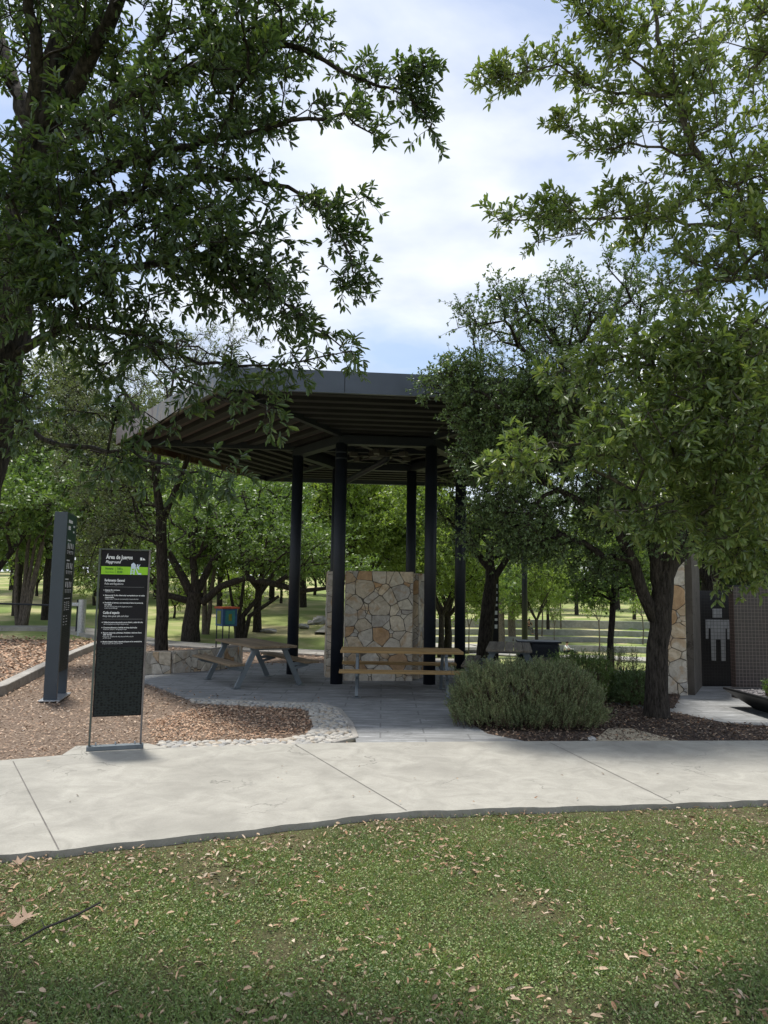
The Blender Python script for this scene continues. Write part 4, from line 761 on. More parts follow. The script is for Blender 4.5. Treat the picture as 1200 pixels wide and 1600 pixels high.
# ------------------------------------------------------------------ trees: wood grown towards leaf clusters, crowns of single leaves
def grow(limbs, C, rng, step=.3, tip=.005, wl=.25, bow=.12, minz=1.2, expo=2.3):
    pos = []; par = []; pl = []; rad = []; chains = []
    def addn(p, q, r_): pos.append(np.array(p, float)); par.append(q); pl.append(0 if q < 0 else pl[q] + np.linalg.norm(pos[-1] - pos[q])); rad.append(r_); return len(pos) - 1
    for k, (pts, rr) in enumerate(limbs):
        pts = [np.array(p, float) for p in pts]; rr = list(rr) if hasattr(rr, '__len__') else list(np.linspace(rr, rr * .3, len(pts)))
        if k == 0: prev = -1
        else: prev = int(np.argmin(np.linalg.norm(np.array(pos) - pts[0], axis=1)))
        ch = [] if prev < 0 else [prev]
        for i in range(len(pts)):
            if i == 0:
                if k == 0 or np.linalg.norm(pos[prev] - pts[0]) > .02: prev = addn(pts[0], prev, rr[0]); ch.append(prev)
                continue
            n = max(1, int(np.linalg.norm(pts[i] - pts[i - 1]) / step))
            for j in range(1, n + 1): f = j / n; prev = addn(pts[i - 1] * (1 - f) + pts[i] * f + rng.normal(0, .012, 3), prev, rr[i - 1] * (1 - f) + rr[i] * f); ch.append(prev)
        chains.append(ch)
    P = np.array(pos); order = np.argsort([np.min(np.linalg.norm(P - c, axis=1)) for c in C]) if len(C) else []
    for ci in order:
        c = C[ci]; P = np.array(pos); d = np.linalg.norm(P - c, axis=1) + wl * np.array(pl) + 4.0 * (P[:, 2] < minz); b = int(np.argmin(d)); p0 = P[b]; L_ = np.linalg.norm(c - p0)
        mid = (p0 + c) / 2 + rng.normal(0, .09, 3) * L_ + np.array([0, 0, bow * L_]); n = max(1, int(L_ / step)); ch = [b]; prev = b
        for j in range(1, n + 1): f = j / n; prev = addn(p0 * (1 - f) ** 2 + mid * 2 * f * (1 - f) + c * f * f, prev, 0); ch.append(prev)
        chains.append(ch)
    acc = np.full(len(pos), tip ** expo)
    for i in range(len(pos) - 1, 0, -1):
        if par[i] >= 0: acc[par[i]] += acc[i]
    r_ = acc ** (1 / expo); r_ = np.minimum(r_, .6 * max(rad) if max(rad) > 0 else 9); r_ = np.where(np.array(rad) > 0, np.array(rad), r_)
    return np.array(pos), chains, r_
def wood_mesh(pos, chains, r_, name, mat, parent, nmain=1, rng=None, extra=None, thin=3, wob=.12):
    m = MB()
    for k, ch in enumerate(chains):
        if len(ch) < 2: continue
        rr = [float(r_[i]) for i in ch]; rr[0] = min(rr[0], rr[1] * 1.15)
        if rr[1] > .05: m.tube([pos[i] for i in ch], rr, 10, False, wob, rng)
        else: m.tube([pos[i] for i in ch], rr, 5 if rr[1] > .015 else thin, False)
    if extra:
        for a, b, r0_ in extra: m.tube([a, (Vector(a) + Vector(b)) / 2 + Vector((0, 0, .012)), b], [r0_, r0_ * .8, r0_ * .4], 3, False)
    o = m.build(name, mat, parent, smooth=True); return o
def ell(rng, c, r, n, p=.45):
    d = nrm(rng.normal(0, 1, (n, 3))); return np.array(c) + d * (rng.random((n, 1)) ** p) * np.array(r)
def crown_leaves(C, O, rng, T, K, tl, Ll, Lw, full=True, upb=.15, droop=0, curl=.12, spread_=.6, whorl=.5):
    n = len(C); t = nrm(O[:, None, :] * .55 + rng.normal(0, spread_, (n, T, 3)) + np.array([0, 0, upb])); tln = rng.uniform(.5, 1.15, (n, T, 1)) * tl
    s = rng.uniform(.12, 1, (n, T, K)); s = np.where(rng.random((n, T, K)) < whorl, rng.uniform(.88, 1.0, (n, T, K)), s)
    sag = np.zeros((n, T, K, 3)); sag[..., 2] = -droop * s ** 2 * tln
    P = C[:, None, None, :] + t[:, :, None, :] * (s * tln)[..., None] + sag
    perp = rng.normal(0, 1, (n, T, K, 3)); perp = nrm(perp - t[:, :, None, :] * (perp * t[:, :, None, :]).sum(-1, keepdims=True))
    Dv = nrm(t[:, :, None, :] * rng.uniform(.25, 1.1, (n, T, K, 1)) + perp * .8 + np.array([0, 0, -droop * .6])); Nv = rng.normal(0, .5, (n, T, K, 3)) + np.array([0, 0, .8])
    ll = rng.uniform(.45, 1.25, (n * T * K)) * Ll; lw_ = ll / Ll * Lw * rng.uniform(.8, 1.2, n * T * K)
    V, Fc = leaves(P, Dv, Nv, ll, lw_, full, curl); ends = C[:, None, :] + t * tln; ends[..., 2] -= droop * tln[..., 0]
    return V, Fc, ends
def tree(label, base, limbs, C, rng, leaf, bark, T, K, tl, Ll, Lw, name='tree', group=None, full=True, twigs=False, droop=0, upb=.15, whorl=.5, step=.3, tip=.005, minz=1.2, bow=.12, cat='tree', spread_=.6, curl=.12, wl=.25, center=None):
    t = thing(name, label, cat, base, 0, group); b = np.array(base); limbs = [([np.array(p) - b for p in pts], rr) for pts, rr in limbs]; C = C - b
    pos, ch, r_ = grow(limbs, C, rng, step, tip, minz=minz, bow=bow, wl=wl); ce = C.mean(0) if center is None else np.array(center) - b
    O = nrm(C - ce + np.array([0, 0, .3])); V, Fc, ends = crown_leaves(C, O, rng, T, K, tl, Ll, Lw, full, upb, droop, curl, spread_, whorl)
    ex = [(C[i], ends[i, j], max(.0022, tip * .6)) for i in range(len(C)) for j in range(T)] if twigs else None
    wood_mesh(pos, ch, r_, 'trunk', bark, t, rng=rng, extra=ex); np_mesh('crown', V, Fc, leaf, t); return t
def PXC(rng, lobes):      # clusters in ellipsoids given by where the photo shows them and how far away they stand
    out = []
    for px, py, rx, ry, Y, rd, n in lobes:
        c = D(px, py, Y); s = Y / F0; out.append(ell(rng, c, (rx * s, rd, ry * s), n))
    return np.concatenate(out)
def along(rng, pts, n, j):
    pts = [np.array(p) for p in pts]; seg = rng.integers(0, len(pts) - 1, n); f = rng.random((n, 1)); P = np.array(pts); return P[seg] * (1 - f) + P[seg + 1] * f + rng.normal(0, j, (n, 3))
def pl(Y0, Y1, *pp): n = len(pp); return [D(p[0], p[1], Y0 + (Y1 - Y0) * i / (n - 1)) for i, p in enumerate(pp)]
# --- foreground tree on the left: trunk out of the frame at its foot
rn = np.random.default_rng(11)
ft = [Vector((-2.95, 4.75, -.06)), Vector((-2.85, 4.75, .3)), D(-75, 1000, 4.75), D(-30, 700, 4.72), D(8, 520, 4.7), D(30, 380, 4.7), D(60, 220, 4.7), D(100, 60, 4.7), D(120, -200, 4.8), D(150, -500, 5)]
limbsL = [(ft, [.24, .19, .17, .155, .145, .14, .125, .10, .08, .05]),
 (pl(4.7, 4.0, (50, 230), (140, 100), (200, -40), (300, -200)), [.07, .05, .04, .02]),
 (pl(4.7, 4.3, (55, 250), (200, 160), (330, 90), (450, 62), (560, 125), (625, 138), (665, 105)), [.06, .045, .03, .018, .011, .008, .005]),
 (pl(4.32, 4.3, (600, 135), (650, 165), (672, 200)), [.007, .005, .003]),
 (pl(4.7, 4.1, (40, 330), (180, 260), (320, 215), (450, 190), (540, 182), (585, 205)), [.05, .04, .025, .014, .009, .004]),
 (pl(4.7, 4.4, (30, 400), (180, 320), (330, 270), (450, 290), (520, 345), (545, 400), (535, 448)), [.05, .035, .02, .014, .009, .006, .003]),
 (pl(4.4, 4.4, (480, 305), (530, 325), (568, 308)), [.006, .005, .003]),
 (pl(4.7, 4.0, (20, 480), (150, 430), (300, 400), (400, 430), (470, 490), (530, 545)), [.04, .03, .02, .012, .008, .004]),
 (pl(4.7, 3.8, (10, 560), (120, 510), (220, 520), (310, 565), (430, 575), (548, 548)), [.035, .025, .018, .011, .007, .003]),
 (pl(3.95, 3.8, (230, 525), (280, 590), (340, 620), (430, 632)), [.009, .007, .005, .003]),
 (pl(4.7, 3.7, (-10, 620), (45, 672), (110, 700), (200, 705), (290, 738), (372, 742)), [.03, .018, .014, .010, .007, .003]),
 (pl(4.7, 4.9, (20, 450), (-120, 380), (-300, 300)), [.06, .04, .02]), (pl(4.7, 5.6, (60, 240), (0, 60), (-80, -120)), [.06, .04, .02]), (pl(4.7, 3.9, (40, 300), (60, 100), (30, -150)), [.05, .04, .02])]
C = [PXC(rn, [(110, 60, 170, 130, 4.5, .9, 150), (320, 60, 140, 120, 4.4, .7, 125), (80, 330, 130, 120, 4.0, .5, 110), (240, 260, 160, 140, 4.3, .7, 125), (120, 460, 150, 75, 3.9, .5, 80), (330, 380, 120, 90, 4.2, .5, 90), (20, 620, 50, 60, 4.4, .4, 14), (390, 130, 90, 90, 4.3, .5, 40), (200, 560, 100, 40, 4.0, .3, 12), (160, 640, 150, 40, 4.0, .3, 9),
     (-250, 200, 250, 350, 4.8, 1.0, 60), (440, 10, 60, 50, 4.3, .4, 18), (420, 470, 60, 50, 4.1, .3, 14)])]
for i, n, j in ((2, 30, .04), (3, 10, .02), (4, 24, .05), (5, 30, .045), (6, 6, .02), (7, 20, .04), (8, 16, .035), (9, 6, .03), (10, 15, .035)): 
    pts = limbsL[i][0]; C.append(along(rn, pts[len(pts) // 2 - 1 if len(pts) > 3 else 0:], n, j)); C.append(np.array([pts[-1]]))
C = np.concatenate(C)
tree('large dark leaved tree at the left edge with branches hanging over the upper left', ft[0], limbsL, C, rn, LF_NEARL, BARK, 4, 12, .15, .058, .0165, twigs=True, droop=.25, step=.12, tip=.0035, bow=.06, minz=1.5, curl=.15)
# --- foreground tree on the right
rn = np.random.default_rng(12)
fr = [Vector((3.6, 5.1, -.06)), Vector((3.55, 5.1, .4)), D(1390, 900, 5.1), D(1370, 600, 5.1), D(1340, 350, 5.1), D(1320, 200, 5.1), D(1310, 0, 5.1), D(1290, -300, 5.2)]
limbsR = [(fr, [.24, .19, .17, .15, .12, .09, .07, .03]),
 (pl(5.1, 4.9, (1350, 480), (1190, 370), (1100, 260), (1070, 190), (1040, 90), (1015, -20), (1000, -150)), [.05, .036, .028, .024, .018, .012, .006]),
 (pl(4.95, 4.8, (1062, 150), (1000, 148), (940, 145), (870, 100), (800, 120), (762, 122)), [.016, .012, .009, .007, .005, .003]),
 (pl(4.95, 4.7, (1060, 160), (990, 90), (920, 25), (890, -5)), [.012, .009, .006, .003]),
 (pl(4.9, 4.7, (1085, 240), (1010, 225), (930, 230), (880, 200)), [.012, .009, .006, .003]),
 (pl(5.1, 4.6, (1180, 370), (1080, 345), (960, 335), (880, 345), (778, 342)), [.02, .014, .009, .006, .003]),
 (pl(4.7, 4.6, (960, 335), (900, 360), (842, 376)), [.006, .004, .003]),
 (pl(5.1, 4.3, (1310, 560), (1200, 520), (1080, 530), (960, 560), (870, 590)), [.05, .03, .018, .010, .004]),
 (pl(5.1, 4.1, (1320, 640), (1200, 620), (1060, 640), (960, 680), (860, 700), (790, 720)), [.05, .03, .018, .012, .007, .003]),
 (pl(5.1, 4.2, (1340, 760), (1230, 760), (1120, 770), (1040, 790), (960, 800)), [.04, .025, .015, .009, .004]),
 (pl(5.1, 4.4, (1350, 820), (1260, 830), (1180, 840), (1110, 830)), [.03, .02, .01, .004]),
 (pl(5.1, 4.2, (1300, 460), (1200, 430), (1100, 440), (1060, 470)), [.04, .02, .012, .005])]
C = [PXC(rn, [(1150, 300, 90, 130, 4.9, .6, 75), (1060, 130, 90, 130, 4.9, .5, 60), (1140, 420, 110, 70, 4.7, .6, 50), (1120, 560, 110, 90, 4.5, .6, 62), (1000, 570, 90, 70, 4.4, .4, 36), (1130, 720, 120, 110, 4.5, .6, 110), (1130, 620, 110, 130, 4.3, .4, 70), (980, 690, 90, 60, 4.2, .35, 34), (1150, 860, 80, 50, 4.4, .4, 24), (1190, 60, 70, 130, 5.3, .5, 60), (970, 60, 60, 60, 4.8, .3, 18), (1020, 340, 90, 50, 4.8, .4, 24), (1080, 800, 70, 40, 4.3, .3, 16),
     (1400, 500, 200, 400, 5.4, .8, 90), (1300, -200, 200, 150, 5.6, .8, 30)])]
for i, n, j in ((1, 22, .07), (2, 34, .06), (3, 16, .05), (4, 16, .05), (5, 26, .045), (6, 6, .02), (7, 18, .06), (8, 24, .055), (9, 14, .05), (10, 8, .05), (11, 10, .05)):
    pts = limbsR[i][0]; C.append(along(rn, pts[1:] if i in (1, 2, 4, 5) else pts[max(0, len(pts) // 2 - 1):], n, j)); C.append(np.array([pts[-1]]))
C = np.concatenate(C)
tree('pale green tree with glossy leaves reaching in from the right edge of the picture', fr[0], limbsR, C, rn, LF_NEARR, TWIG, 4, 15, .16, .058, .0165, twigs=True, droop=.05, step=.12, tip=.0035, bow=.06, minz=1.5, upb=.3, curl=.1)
# --- live oak right of the pavilion
rn = np.random.default_rng(13)
ob = G(1026, 1119); Yo = ob.y
ot = [ob + Vector((0, 0, -.1)), ob + Vector((0, 0, .02)), ob + Vector((.0, 0, .3)), D(1030, 1010, Yo), D(1032, 955, Yo), D(1040, 900, Yo), D(1058, 850, Yo), D(1070, 780, Yo), D(1060, 640, Yo - .3)]
limbsO = [(ot, [.25, .2, .165, .152, .16, .14, .12, .1, .05]), (pl(Yo, Yo - .4, (1022, 965), (1004, 925), (992, 880), (965, 830), (900, 780), (820, 740)), [.10, .085, .08, .065, .045, .02]),
 (pl(Yo, Yo - .3, (1034, 930), (1020, 850), (980, 740), (930, 640), (890, 540)), [.10, .09, .07, .05, .02]), (pl(Yo, Yo + .6, (1045, 890), (1100, 830), (1180, 740), (1260, 660)), [.09, .08, .05, .02]), (pl(Yo, Yo + 1.2, (1040, 900), (1010, 800), (980, 700)), [.08, .06, .03])]
C = PXC(rn, [(850, 520, 130, 80, 10.6, 1.2, 150), (790, 640, 95, 80, 10.3, .8, 170), (960, 480, 130, 60, 10.9, 1.3, 130), (880, 700, 150, 110, 10.9, 1.2, 240), (800, 820, 90, 55, 11.0, .9, 110), (950, 800, 120, 70, 11.0, 1.1, 140), (1060, 620, 150, 140, 10.3, 1.7, 190), (870, 600, 90, 50, 10.1, .6, 120), (700, 600, 40, 30, 10.2, .4, 24), (1080, 800, 120, 70, 10.4, 1.4, 110), (735, 585, 55, 30, 10.2, .4, 46), (770, 700, 55, 50, 10.4, .6, 50), (735, 500, 30, 45, 9.8, .3, 12), (1230, 650, 130, 150, 10.5, 1.8, 90), (790, 480, 40, 40, 9.9, .5, 14), (730, 640, 36, 55, 10.2, .4, 24), (770, 750, 60, 50, 10.3, .6, 50), (860, 860, 90, 26, 11, .8, 46), (930, 880, 70, 24, 11.2, .7, 26)])
tree('dark green live oak with a thick forked trunk standing right of the rosemary hedge', ob, limbsO, C, rn, LF_DARK, BARK, 5, 16, .27, .05, .025, full=False, step=.25, tip=.006, twigs=True, whorl=.3, bow=.08, minz=1.3)
# --- planter tree at the left, with fine grey green leaves
rn = np.random.default_rng(14)
pb_ = D(252, 1022, 17.0); pb_.z = -.03; Yp = pb_.y
lt_ = [pb_, pb_ + Vector((0, 0, .3)), D(253, 960, Yp), D(254, 880, Yp), D(252, 800, Yp)]
limbsP = [(lt_, [.2, .15, .14, .13, .12]), (pl(Yp, Yp - .3, (253, 820), (246, 760), (236, 710), (215, 650), (190, 600)), [.10, .09, .07, .04, .02]), (pl(Yp, Yp + .4, (255, 810), (272, 770), (300, 700), (340, 640), (360, 590)), [.09, .07, .05, .03, .02]), (pl(Yp - .1, Yp - .8, (240, 730), (190, 715), (130, 700)), [.05, .035, .015]), (pl(Yp, Yp + 1, (246, 760), (250, 690), (270, 600), (280, 540)), [.06, .045, .03, .015])]
C = PXC(rn, [(170, 620, 100, 70, 17.4, 1.3, 110), (310, 575, 90, 45, 19.5, 1.0, 80), (160, 740, 80, 60, 16.8, 1.2, 80), (250, 545, 90, 40, 19, 1.2, 60), (200, 820, 50, 50, 16.8, .9, 48), (130, 670, 60, 70, 17, 1.3, 50), (280, 700, 50, 60, 20, .8, 45), (230, 640, 70, 70, 19.5, 1.0, 60), (145, 860, 45, 60, 17, .8, 44), (165, 800, 70, 60, 17.5, 1.0, 50), (350, 540, 60, 30, 18, .9, 22)])
tree('grey green tree with slender forked trunk rising behind the low flagstone planter wall', pb_, limbsP, C, rn, LF_OLV, BARK, 4, 12, .42, .075, .026, full=False, step=.3, tip=.006, twigs=True, whorl=.2, minz=1.6)
# --- dark spreading oak behind it
rn = np.random.default_rng(15)
db = GT(297, 1004); Yd = db.y
dl = [(([db, db + Vector((0, 0, .5)), D(302, 950, Yd), D(306, 925, Yd)]), [.38, .28, .25, .26]), (pl(Yd, Yd - 1, (318, 940), (345, 915), (385, 902), (430, 912), (470, 925), (510, 920), (560, 905)), [.15, .12, .11, .10, .08, .06, .03]), (pl(Yd, Yd, (300, 935), (280, 890), (255, 850), (220, 830)), [.15, .13, .09, .04]),
      (pl(Yd, Yd + 1, (308, 925), (330, 880), (370, 840), (420, 800)), [.14, .11, .08, .04]), (pl(Yd, Yd - .5, (292, 938), (262, 930), (235, 905), (180, 890)), [.12, .10, .08, .04]), (pl(Yd, Yd, (306, 925), (300, 850), (310, 780), (330, 740)), [.14, .11, .07, .03])]
C = PXC(rn, [(350, 820, 110, 60, Yd, 3, 150), (440, 850, 80, 50, Yd - 1, 2.2, 100), (250, 860, 70, 50, Yd, 2.5, 70), (400, 780, 90, 50, Yd + 1, 2.5, 100), (500, 860, 60, 40, Yd - 1, 1.8, 60), (300, 770, 100, 50, Yd + 1, 2.5, 80), (560, 890, 40, 20, Yd - 1, 1, 16), (200, 900, 50, 30, Yd, 1.8, 36)])
tree('broad dark trunked oak with a long arching limb behind the leftmost picnic table', db, dl, C, rn, LF_MID, BARK, 4, 12, .6, .12, .055, full=False, step=.5, tip=.012, whorl=.2, minz=1.8)
# --- leaning dark trunk behind the grey table
rn = np.random.default_rng(16)
kb = D(757, 1046, 18.6); kb.z = float(H(kb.x, kb.y))
kl = [([kb, D(758, 1010, 18.6), D(760, 970, 18.6), D(764, 935, 18.6), D(768, 900, 18.6), D(765, 850, 18.6)], [.24, .2, .18, .17, .13, .09]), (pl(18.6, 18.2, (768, 910), (800, 860), (840, 820)), [.1, .07, .03]), (pl(18.6, 19, (766, 890), (730, 850), (700, 810)), [.1, .07, .03])]
C = PXC(rn, [(770, 830, 80, 45, 18.6, 1.6, 110), (840, 840, 60, 35, 18.4, 1.3, 60), (720, 800, 50, 45, 18.8, 1.3, 50)])
tree('leaning near black trunk with dark crown directly behind the weathered grey picnic table', kb, kl, C, rn, LF_DARK, BARK, 4, 12, .5, .08, .04, full=False, step=.4, tip=.01, whorl=.2, minz=2)
rn = np.random.default_rng(17)
kb = D(955, 1050, 16.5); kb.z = -.02
kl = [([kb, D(953, 1000, 16.5), D(957, 940, 16.5), D(960, 900, 16.5), D(962, 860, 16.5)], [.09, .07, .065, .06, .03]), (pl(16.5, 16.2, (959, 915), (930, 890), (905, 880)), [.03, .02, .01]), (pl(16.5, 17, (959, 910), (985, 890), (1005, 880)), [.03, .02, .01])]
C = PXC(rn, [(950, 905, 60, 28, 16.5, 1.0, 80), (925, 930, 40, 20, 16.4, .6, 22), (1000, 900, 36, 36, 16.8, .8, 40), (955, 870, 60, 25, 16.6, .9, 40)])
tree('slim tree with dense low crown between the recycling bin and the live oak trunk', kb, kl, C, rn, LF_MID, BARK, 4, 11, .35, .075, .04, full=False, step=.35, tip=.008, whorl=.2, minz=1.6)
# --- trees repeated in the middle distance and beyond: built once each, then copied
def proto(label, seed, h, rc, zc, rz, n, leaf, bark, Ll, Lw, tr, forks=4, lean=0, T=4, K=12, tl=.6, sub=9):
    r_ = np.random.default_rng(seed); top = np.array([lean, 0, zc]); limbs = [([(0, 0, -.3), (0, 0, .15), (lean * .3, .05, h * .5), (lean * .5, 0, h)], [tr * 1.5, tr * 1.1, tr * .95, tr * .85])]
    for i in range(forks):
        a = 6.283 * i / forks + r_.uniform(-.4, .4); e = np.array([lean + math.cos(a) * rc * .6, math.sin(a) * rc * .6, zc + r_.uniform(-.3, .5) * rz]); s = np.array([lean * .5, 0, h - .1]); limbs.append(([s, (s + e) / 2 + np.array([0, 0, .25]), e], [tr * .6, tr * .42, tr * .15]))
    C = []
    for i in range(sub):
        a = r_.uniform(0, 6.283); e = r_.uniform(-.75, 1); q = math.sqrt(max(0, 1 - e * e)) * r_.uniform(.45, .85); C.append(ell(r_, (lean + rc * q * math.cos(a), rc * q * math.sin(a), zc + rz * e * .72), (rc * r_.uniform(.3, .5), rc * r_.uniform(.3, .5), rz * r_.uniform(.26, .42)), n // sub))
    C.append(ell(r_, (lean, 0, zc), (rc * .6, rc * .6, rz * .6), n // 4)); C = np.concatenate(C)
    return tree(label, (0, 0, 0), limbs, C, r_, leaf, bark, T, K, tl, Ll, Lw, full=False, step=.5, tip=.01, whorl=.2, minz=h * .8)
def put(p, px, Y, s=1.0, rz=0, label=None, first=False, group=None, sz=None):
    o = p if first else copy_tree(p); q = D(px, 900, Y); o.location = (q.x, Y, float(H(q.x, Y)) - .02); o.scale = (s, s, sz or s); o.rotation_euler.z = rz
    if label: o['label'] = label
    if group: o['group'] = group
    return o
pA = proto('A', 21, 2.0, 3.6, 4.5, 2.9, 480, LF_MID, BARK, .15, .075, .19); pB = proto('B', 22, 3.0, 3.4, 6.7, 4.6, 560, LF_OLV, BARK, .15, .07, .16, 5); pC = proto('C', 23, 2.0, 3.4, 4.7, 3.2, 500, LF_BRT, BARK, .15, .07, .14, 5)
pS = proto('S', 24, 1.5, .8, 2.5, 1.0, 60, LF_BRT, BARKL, .10, .055, .035, 3, T=3, K=8, tl=.3, sub=5); pD = proto('D', 25, 2.6, 3.6, 6.0, 3.6, 520, LF_DARK, BARK, .15, .08, .28, 5)
MG = 'trees in the park behind the pavilion'; FG = 'far trees closing off the view'
put(pA, -12, 26, 1.0, .5, 'thick dark trunked tree standing at the left edge on the wood chips', True, MG)
put(pB, 30, 31, 1.1, 1, 'tall grey green tree just left of the blue grey totem', True, MG)
put(pB, 75, 29.5, .95, 3, 'grey green tree whose trunk shows directly behind the totem', group=MG)
put(pA, 405, 27.5, .8, 2, 'tree with a dark trunk between the book box and the left column', group=MG)
put(pC, 475, 36, 1.15, 1, 'bright green tree between the left column and the front left column', True, MG)
put(pC, 525, 30, .95, 4.4, 'bright green tree between the front left column and the middle stone slab', group=MG); put(pC, 690, 31, .9, 3.1, 'bright green tree right of the stone walls behind the back right column', group=MG); put(pC, 425, 40, 1.1, 5.2, 'bright green tree above the arching limb left of the left column', group=MG)
put(pC, 575, 33, 1.15, 2.2, 'bright green tree above the middle stone wall slab', group=MG)
put(pD, 655, 42, 1.0, 0, 'darker tree rising behind the front right column', True, MG)
put(pA, 700, 36, 1.0, 4, 'mid green tree right of the right column, behind the saplings', group=MG)
put(pB, 330, 46, 1.15, 5, 'tall pale tree far behind the dark spreading oak', group=MG)
put(pD, 160, 41, 1.15, 2, 'dark dense tree between the totem and the slender planter tree', group=MG)
put(pB, 215, 52, 1.3, .3, 'very tall distant tree seen above the playground sign', group=MG)
put(pC, 110, 56, 1.3, 4, 'bright green distant tree above the top of the totem', group=MG)
for i, (px, Y, s, l) in enumerate([(733, 45, 1.15, 'sapling with a forked stem right of the right column on the lawn'), (697, 51, 1.25, 'thin airy sapling between the front right and right columns'), (866, 58, 1.05, 'small low sapling on the terrace just left of the reader in white'), (935, 57, 1.6, 'leafy sapling on the terrace right of the reader in white'), (1002, 60, 1.5, 'sapling on the terrace close left of the live oak trunk'), (846, 62, 1.9, 'second of two leafy young trees right of the lamp post'), (876, 66, 1.9, 'young tree behind the low sapling on the terraces')]):
    put(pS, px, Y, s, i * 1.1, l, i == 0, 'young trees on the amphitheatre lawn')
pK = proto('K', 27, .7, 1.5, 1.5, 1.25, 150, LF_BRT, BARK, .12, .06, .06, 4, T=3, K=9, tl=.4, sub=7)
for i, (px, Y, s, l) in enumerate([(275, 31, .8, 'low bright bush on the lawn left of the broad dark oak trunk'), (385, 30, .75, 'low bright bush between the book box and the left column'), (150, 36, 1.1, 'low bright bush on the lawn behind the galvanised post'), (440, 38, 1.2, 'low bright bush on the hillside left of the left column'), (492, 44, 1.4, 'low bright bush above the boulders left of the stone wall'), (345, 42, 1.3, 'low bright bush on the hillside above the book box'), (60, 40, 1.2, 'low bright bush behind the pale stem cluster'), (230, 44, 1.5, 'low bright bush on the hillside behind the playground sign')]):
    put(pK, px, Y, s, i * 1.3, l, i == 0, 'low bushes on the hillside lawn')
pP = proto('P', 26, 3.6, 2.2, 6.0, 2.6, 160, LF_OLV, BARKL, .14, .06, .28, 3, T=3, K=9)
put(pP, 783, 60, 1.0, 0, 'pale barked tree, left one of the twin trunks left of the lamp post', True, MG); put(pP, 800, 60.8, 1.05, 2, 'pale barked tree, right one of the twin trunks left of the lamp post', group=MG)
for i, (px, Y, s, p, l) in enumerate([(838, 59, .95, pC, 'bright young tree with a grey trunk right of the lamp post'), (856, 64, 1.0, pC, 'bright tree seen over the recycling bin'), (990, 72, 1.2, pC, 'bright tree beyond the terraces next to the live oak trunk'), (900, 82, 1.5, pC, 'sunlit tree far behind the reader in white'), (760, 86, 1.5, pC, 'sunlit tree far behind the leaning dark trunk'), (820, 98, 2.0, pD, 'tall dark tree on the skyline behind the lamp post'), (700, 92, 1.7, pA, 'broad tree on the skyline between columns and leaning trunk'),
        (960, 100, 2.1, pD, 'tall dark tree on the skyline left of the live oak trunk'), (1110, 17.4, .85, pD, 'dark tree over the black restroom wall'), (1160, 22, .9, pD, 'dark tree close behind the brown tiled wall'), (1240, 28, 1.1, pD, 'dark tree beyond the right edge behind the planter'), (1050, 90, 2.0, pA, 'broad tree on the skyline behind the stone pier'), (620, 95, 2.0, pD, 'tall dark tree on the skyline behind the stone wall slab'), (540, 84, 1.9, pB, 'tall grey tree on the skyline behind the front left column'), (440, 90, 2.0, pA, 'broad tree high on the hill behind the left column'),
        (380, 76, 1.5, pD, 'dark tree high on the hill behind the arching limb'), (290, 84, 1.9, pA, 'broad tree on the hilltop behind the spreading oak'), (40, 84, 1.8, pD, 'dark tree on the hilltop at the left edge'), (190, 92, 2.0, pD, 'dark tree on the hilltop behind the playground sign'), (-60, 70, 1.5, pB, 'tall tree beyond the left edge of the picture'), (20, 44, 1.0, pC, 'bright green tree across the lawn behind the cluster of pale stems'), (100, 38, .9, pA, 'low crowned tree between the totem and the playground sign'), (245, 40, 1.1, pC, 'bright green tree behind the slender planter tree trunk'), (345, 36, .95, pC, 'bright green tree behind the book box'), (-160, 50, 1.3, pA, 'broad tree outside the left edge beyond the wood chips'), (1330, 50, 1.5, pA, 'broad tree outside the right edge beyond the restroom')]):
    put(p, px, Y, s, i * 1.7, l, group=FG)
# multi-stemmed trunk group at the left
def stems(px, Y, label, arr, leafm=LF_MID, seed=3, bark=BARKL, crown=(0, 0, 4.2, 1.6, 1.2)):
    r_ = np.random.default_rng(seed); q = D(px, 980, Y); b = Vector((q.x, Y, float(H(q.x, Y)) - .05)); limbs = []
    for dx, dx2, dz, rr in arr: limbs.append(([b + Vector((dx * .5, 0, 0)), b + Vector((dx, 0, .8)), b + Vector((dx2, .1, dz))], [rr * 1.15, rr, rr * .6]))
    C = ell(r_, b + Vector((crown[0], crown[1], crown[2])), (crown[3], crown[3], crown[4]), 120); return tree(label, b, limbs, C, r_, leafm, bark, 4, 12, .5, .12, .055, full=False, step=.5, tip=.01, whorl=.2, minz=2)
stems(33, 27.5, 'cluster of four pale bare stems just right of the thick trunk at the left edge', [(-.25, -.4, 3.2, .08), (-.02, .02, 3.4, .10), (.2, .55, 3.2, .12), (.05, .3, 3.3, .08)])
stems(375, 25.5, 'small crooked tree with several thin leaning stems behind the book box', [(-.05, .1, 2.3, .07), (.1, .9, 1.9, .09), (-.2, -.5, 2.2, .06), (.3, 1.3, 1.5, .08)], LF_MID, 4, BARK, (.5, 0, 3.1, 1.6, .7))
stems(321, 26.5, 'slender pale double trunk right beside the broad dark oak trunk', [(-.05, -.15, 3.0, .09), (.1, .3, 3.0, .08)], LF_MID, 5, BARKL, (0, 0, 3.8, 1.3, .8))
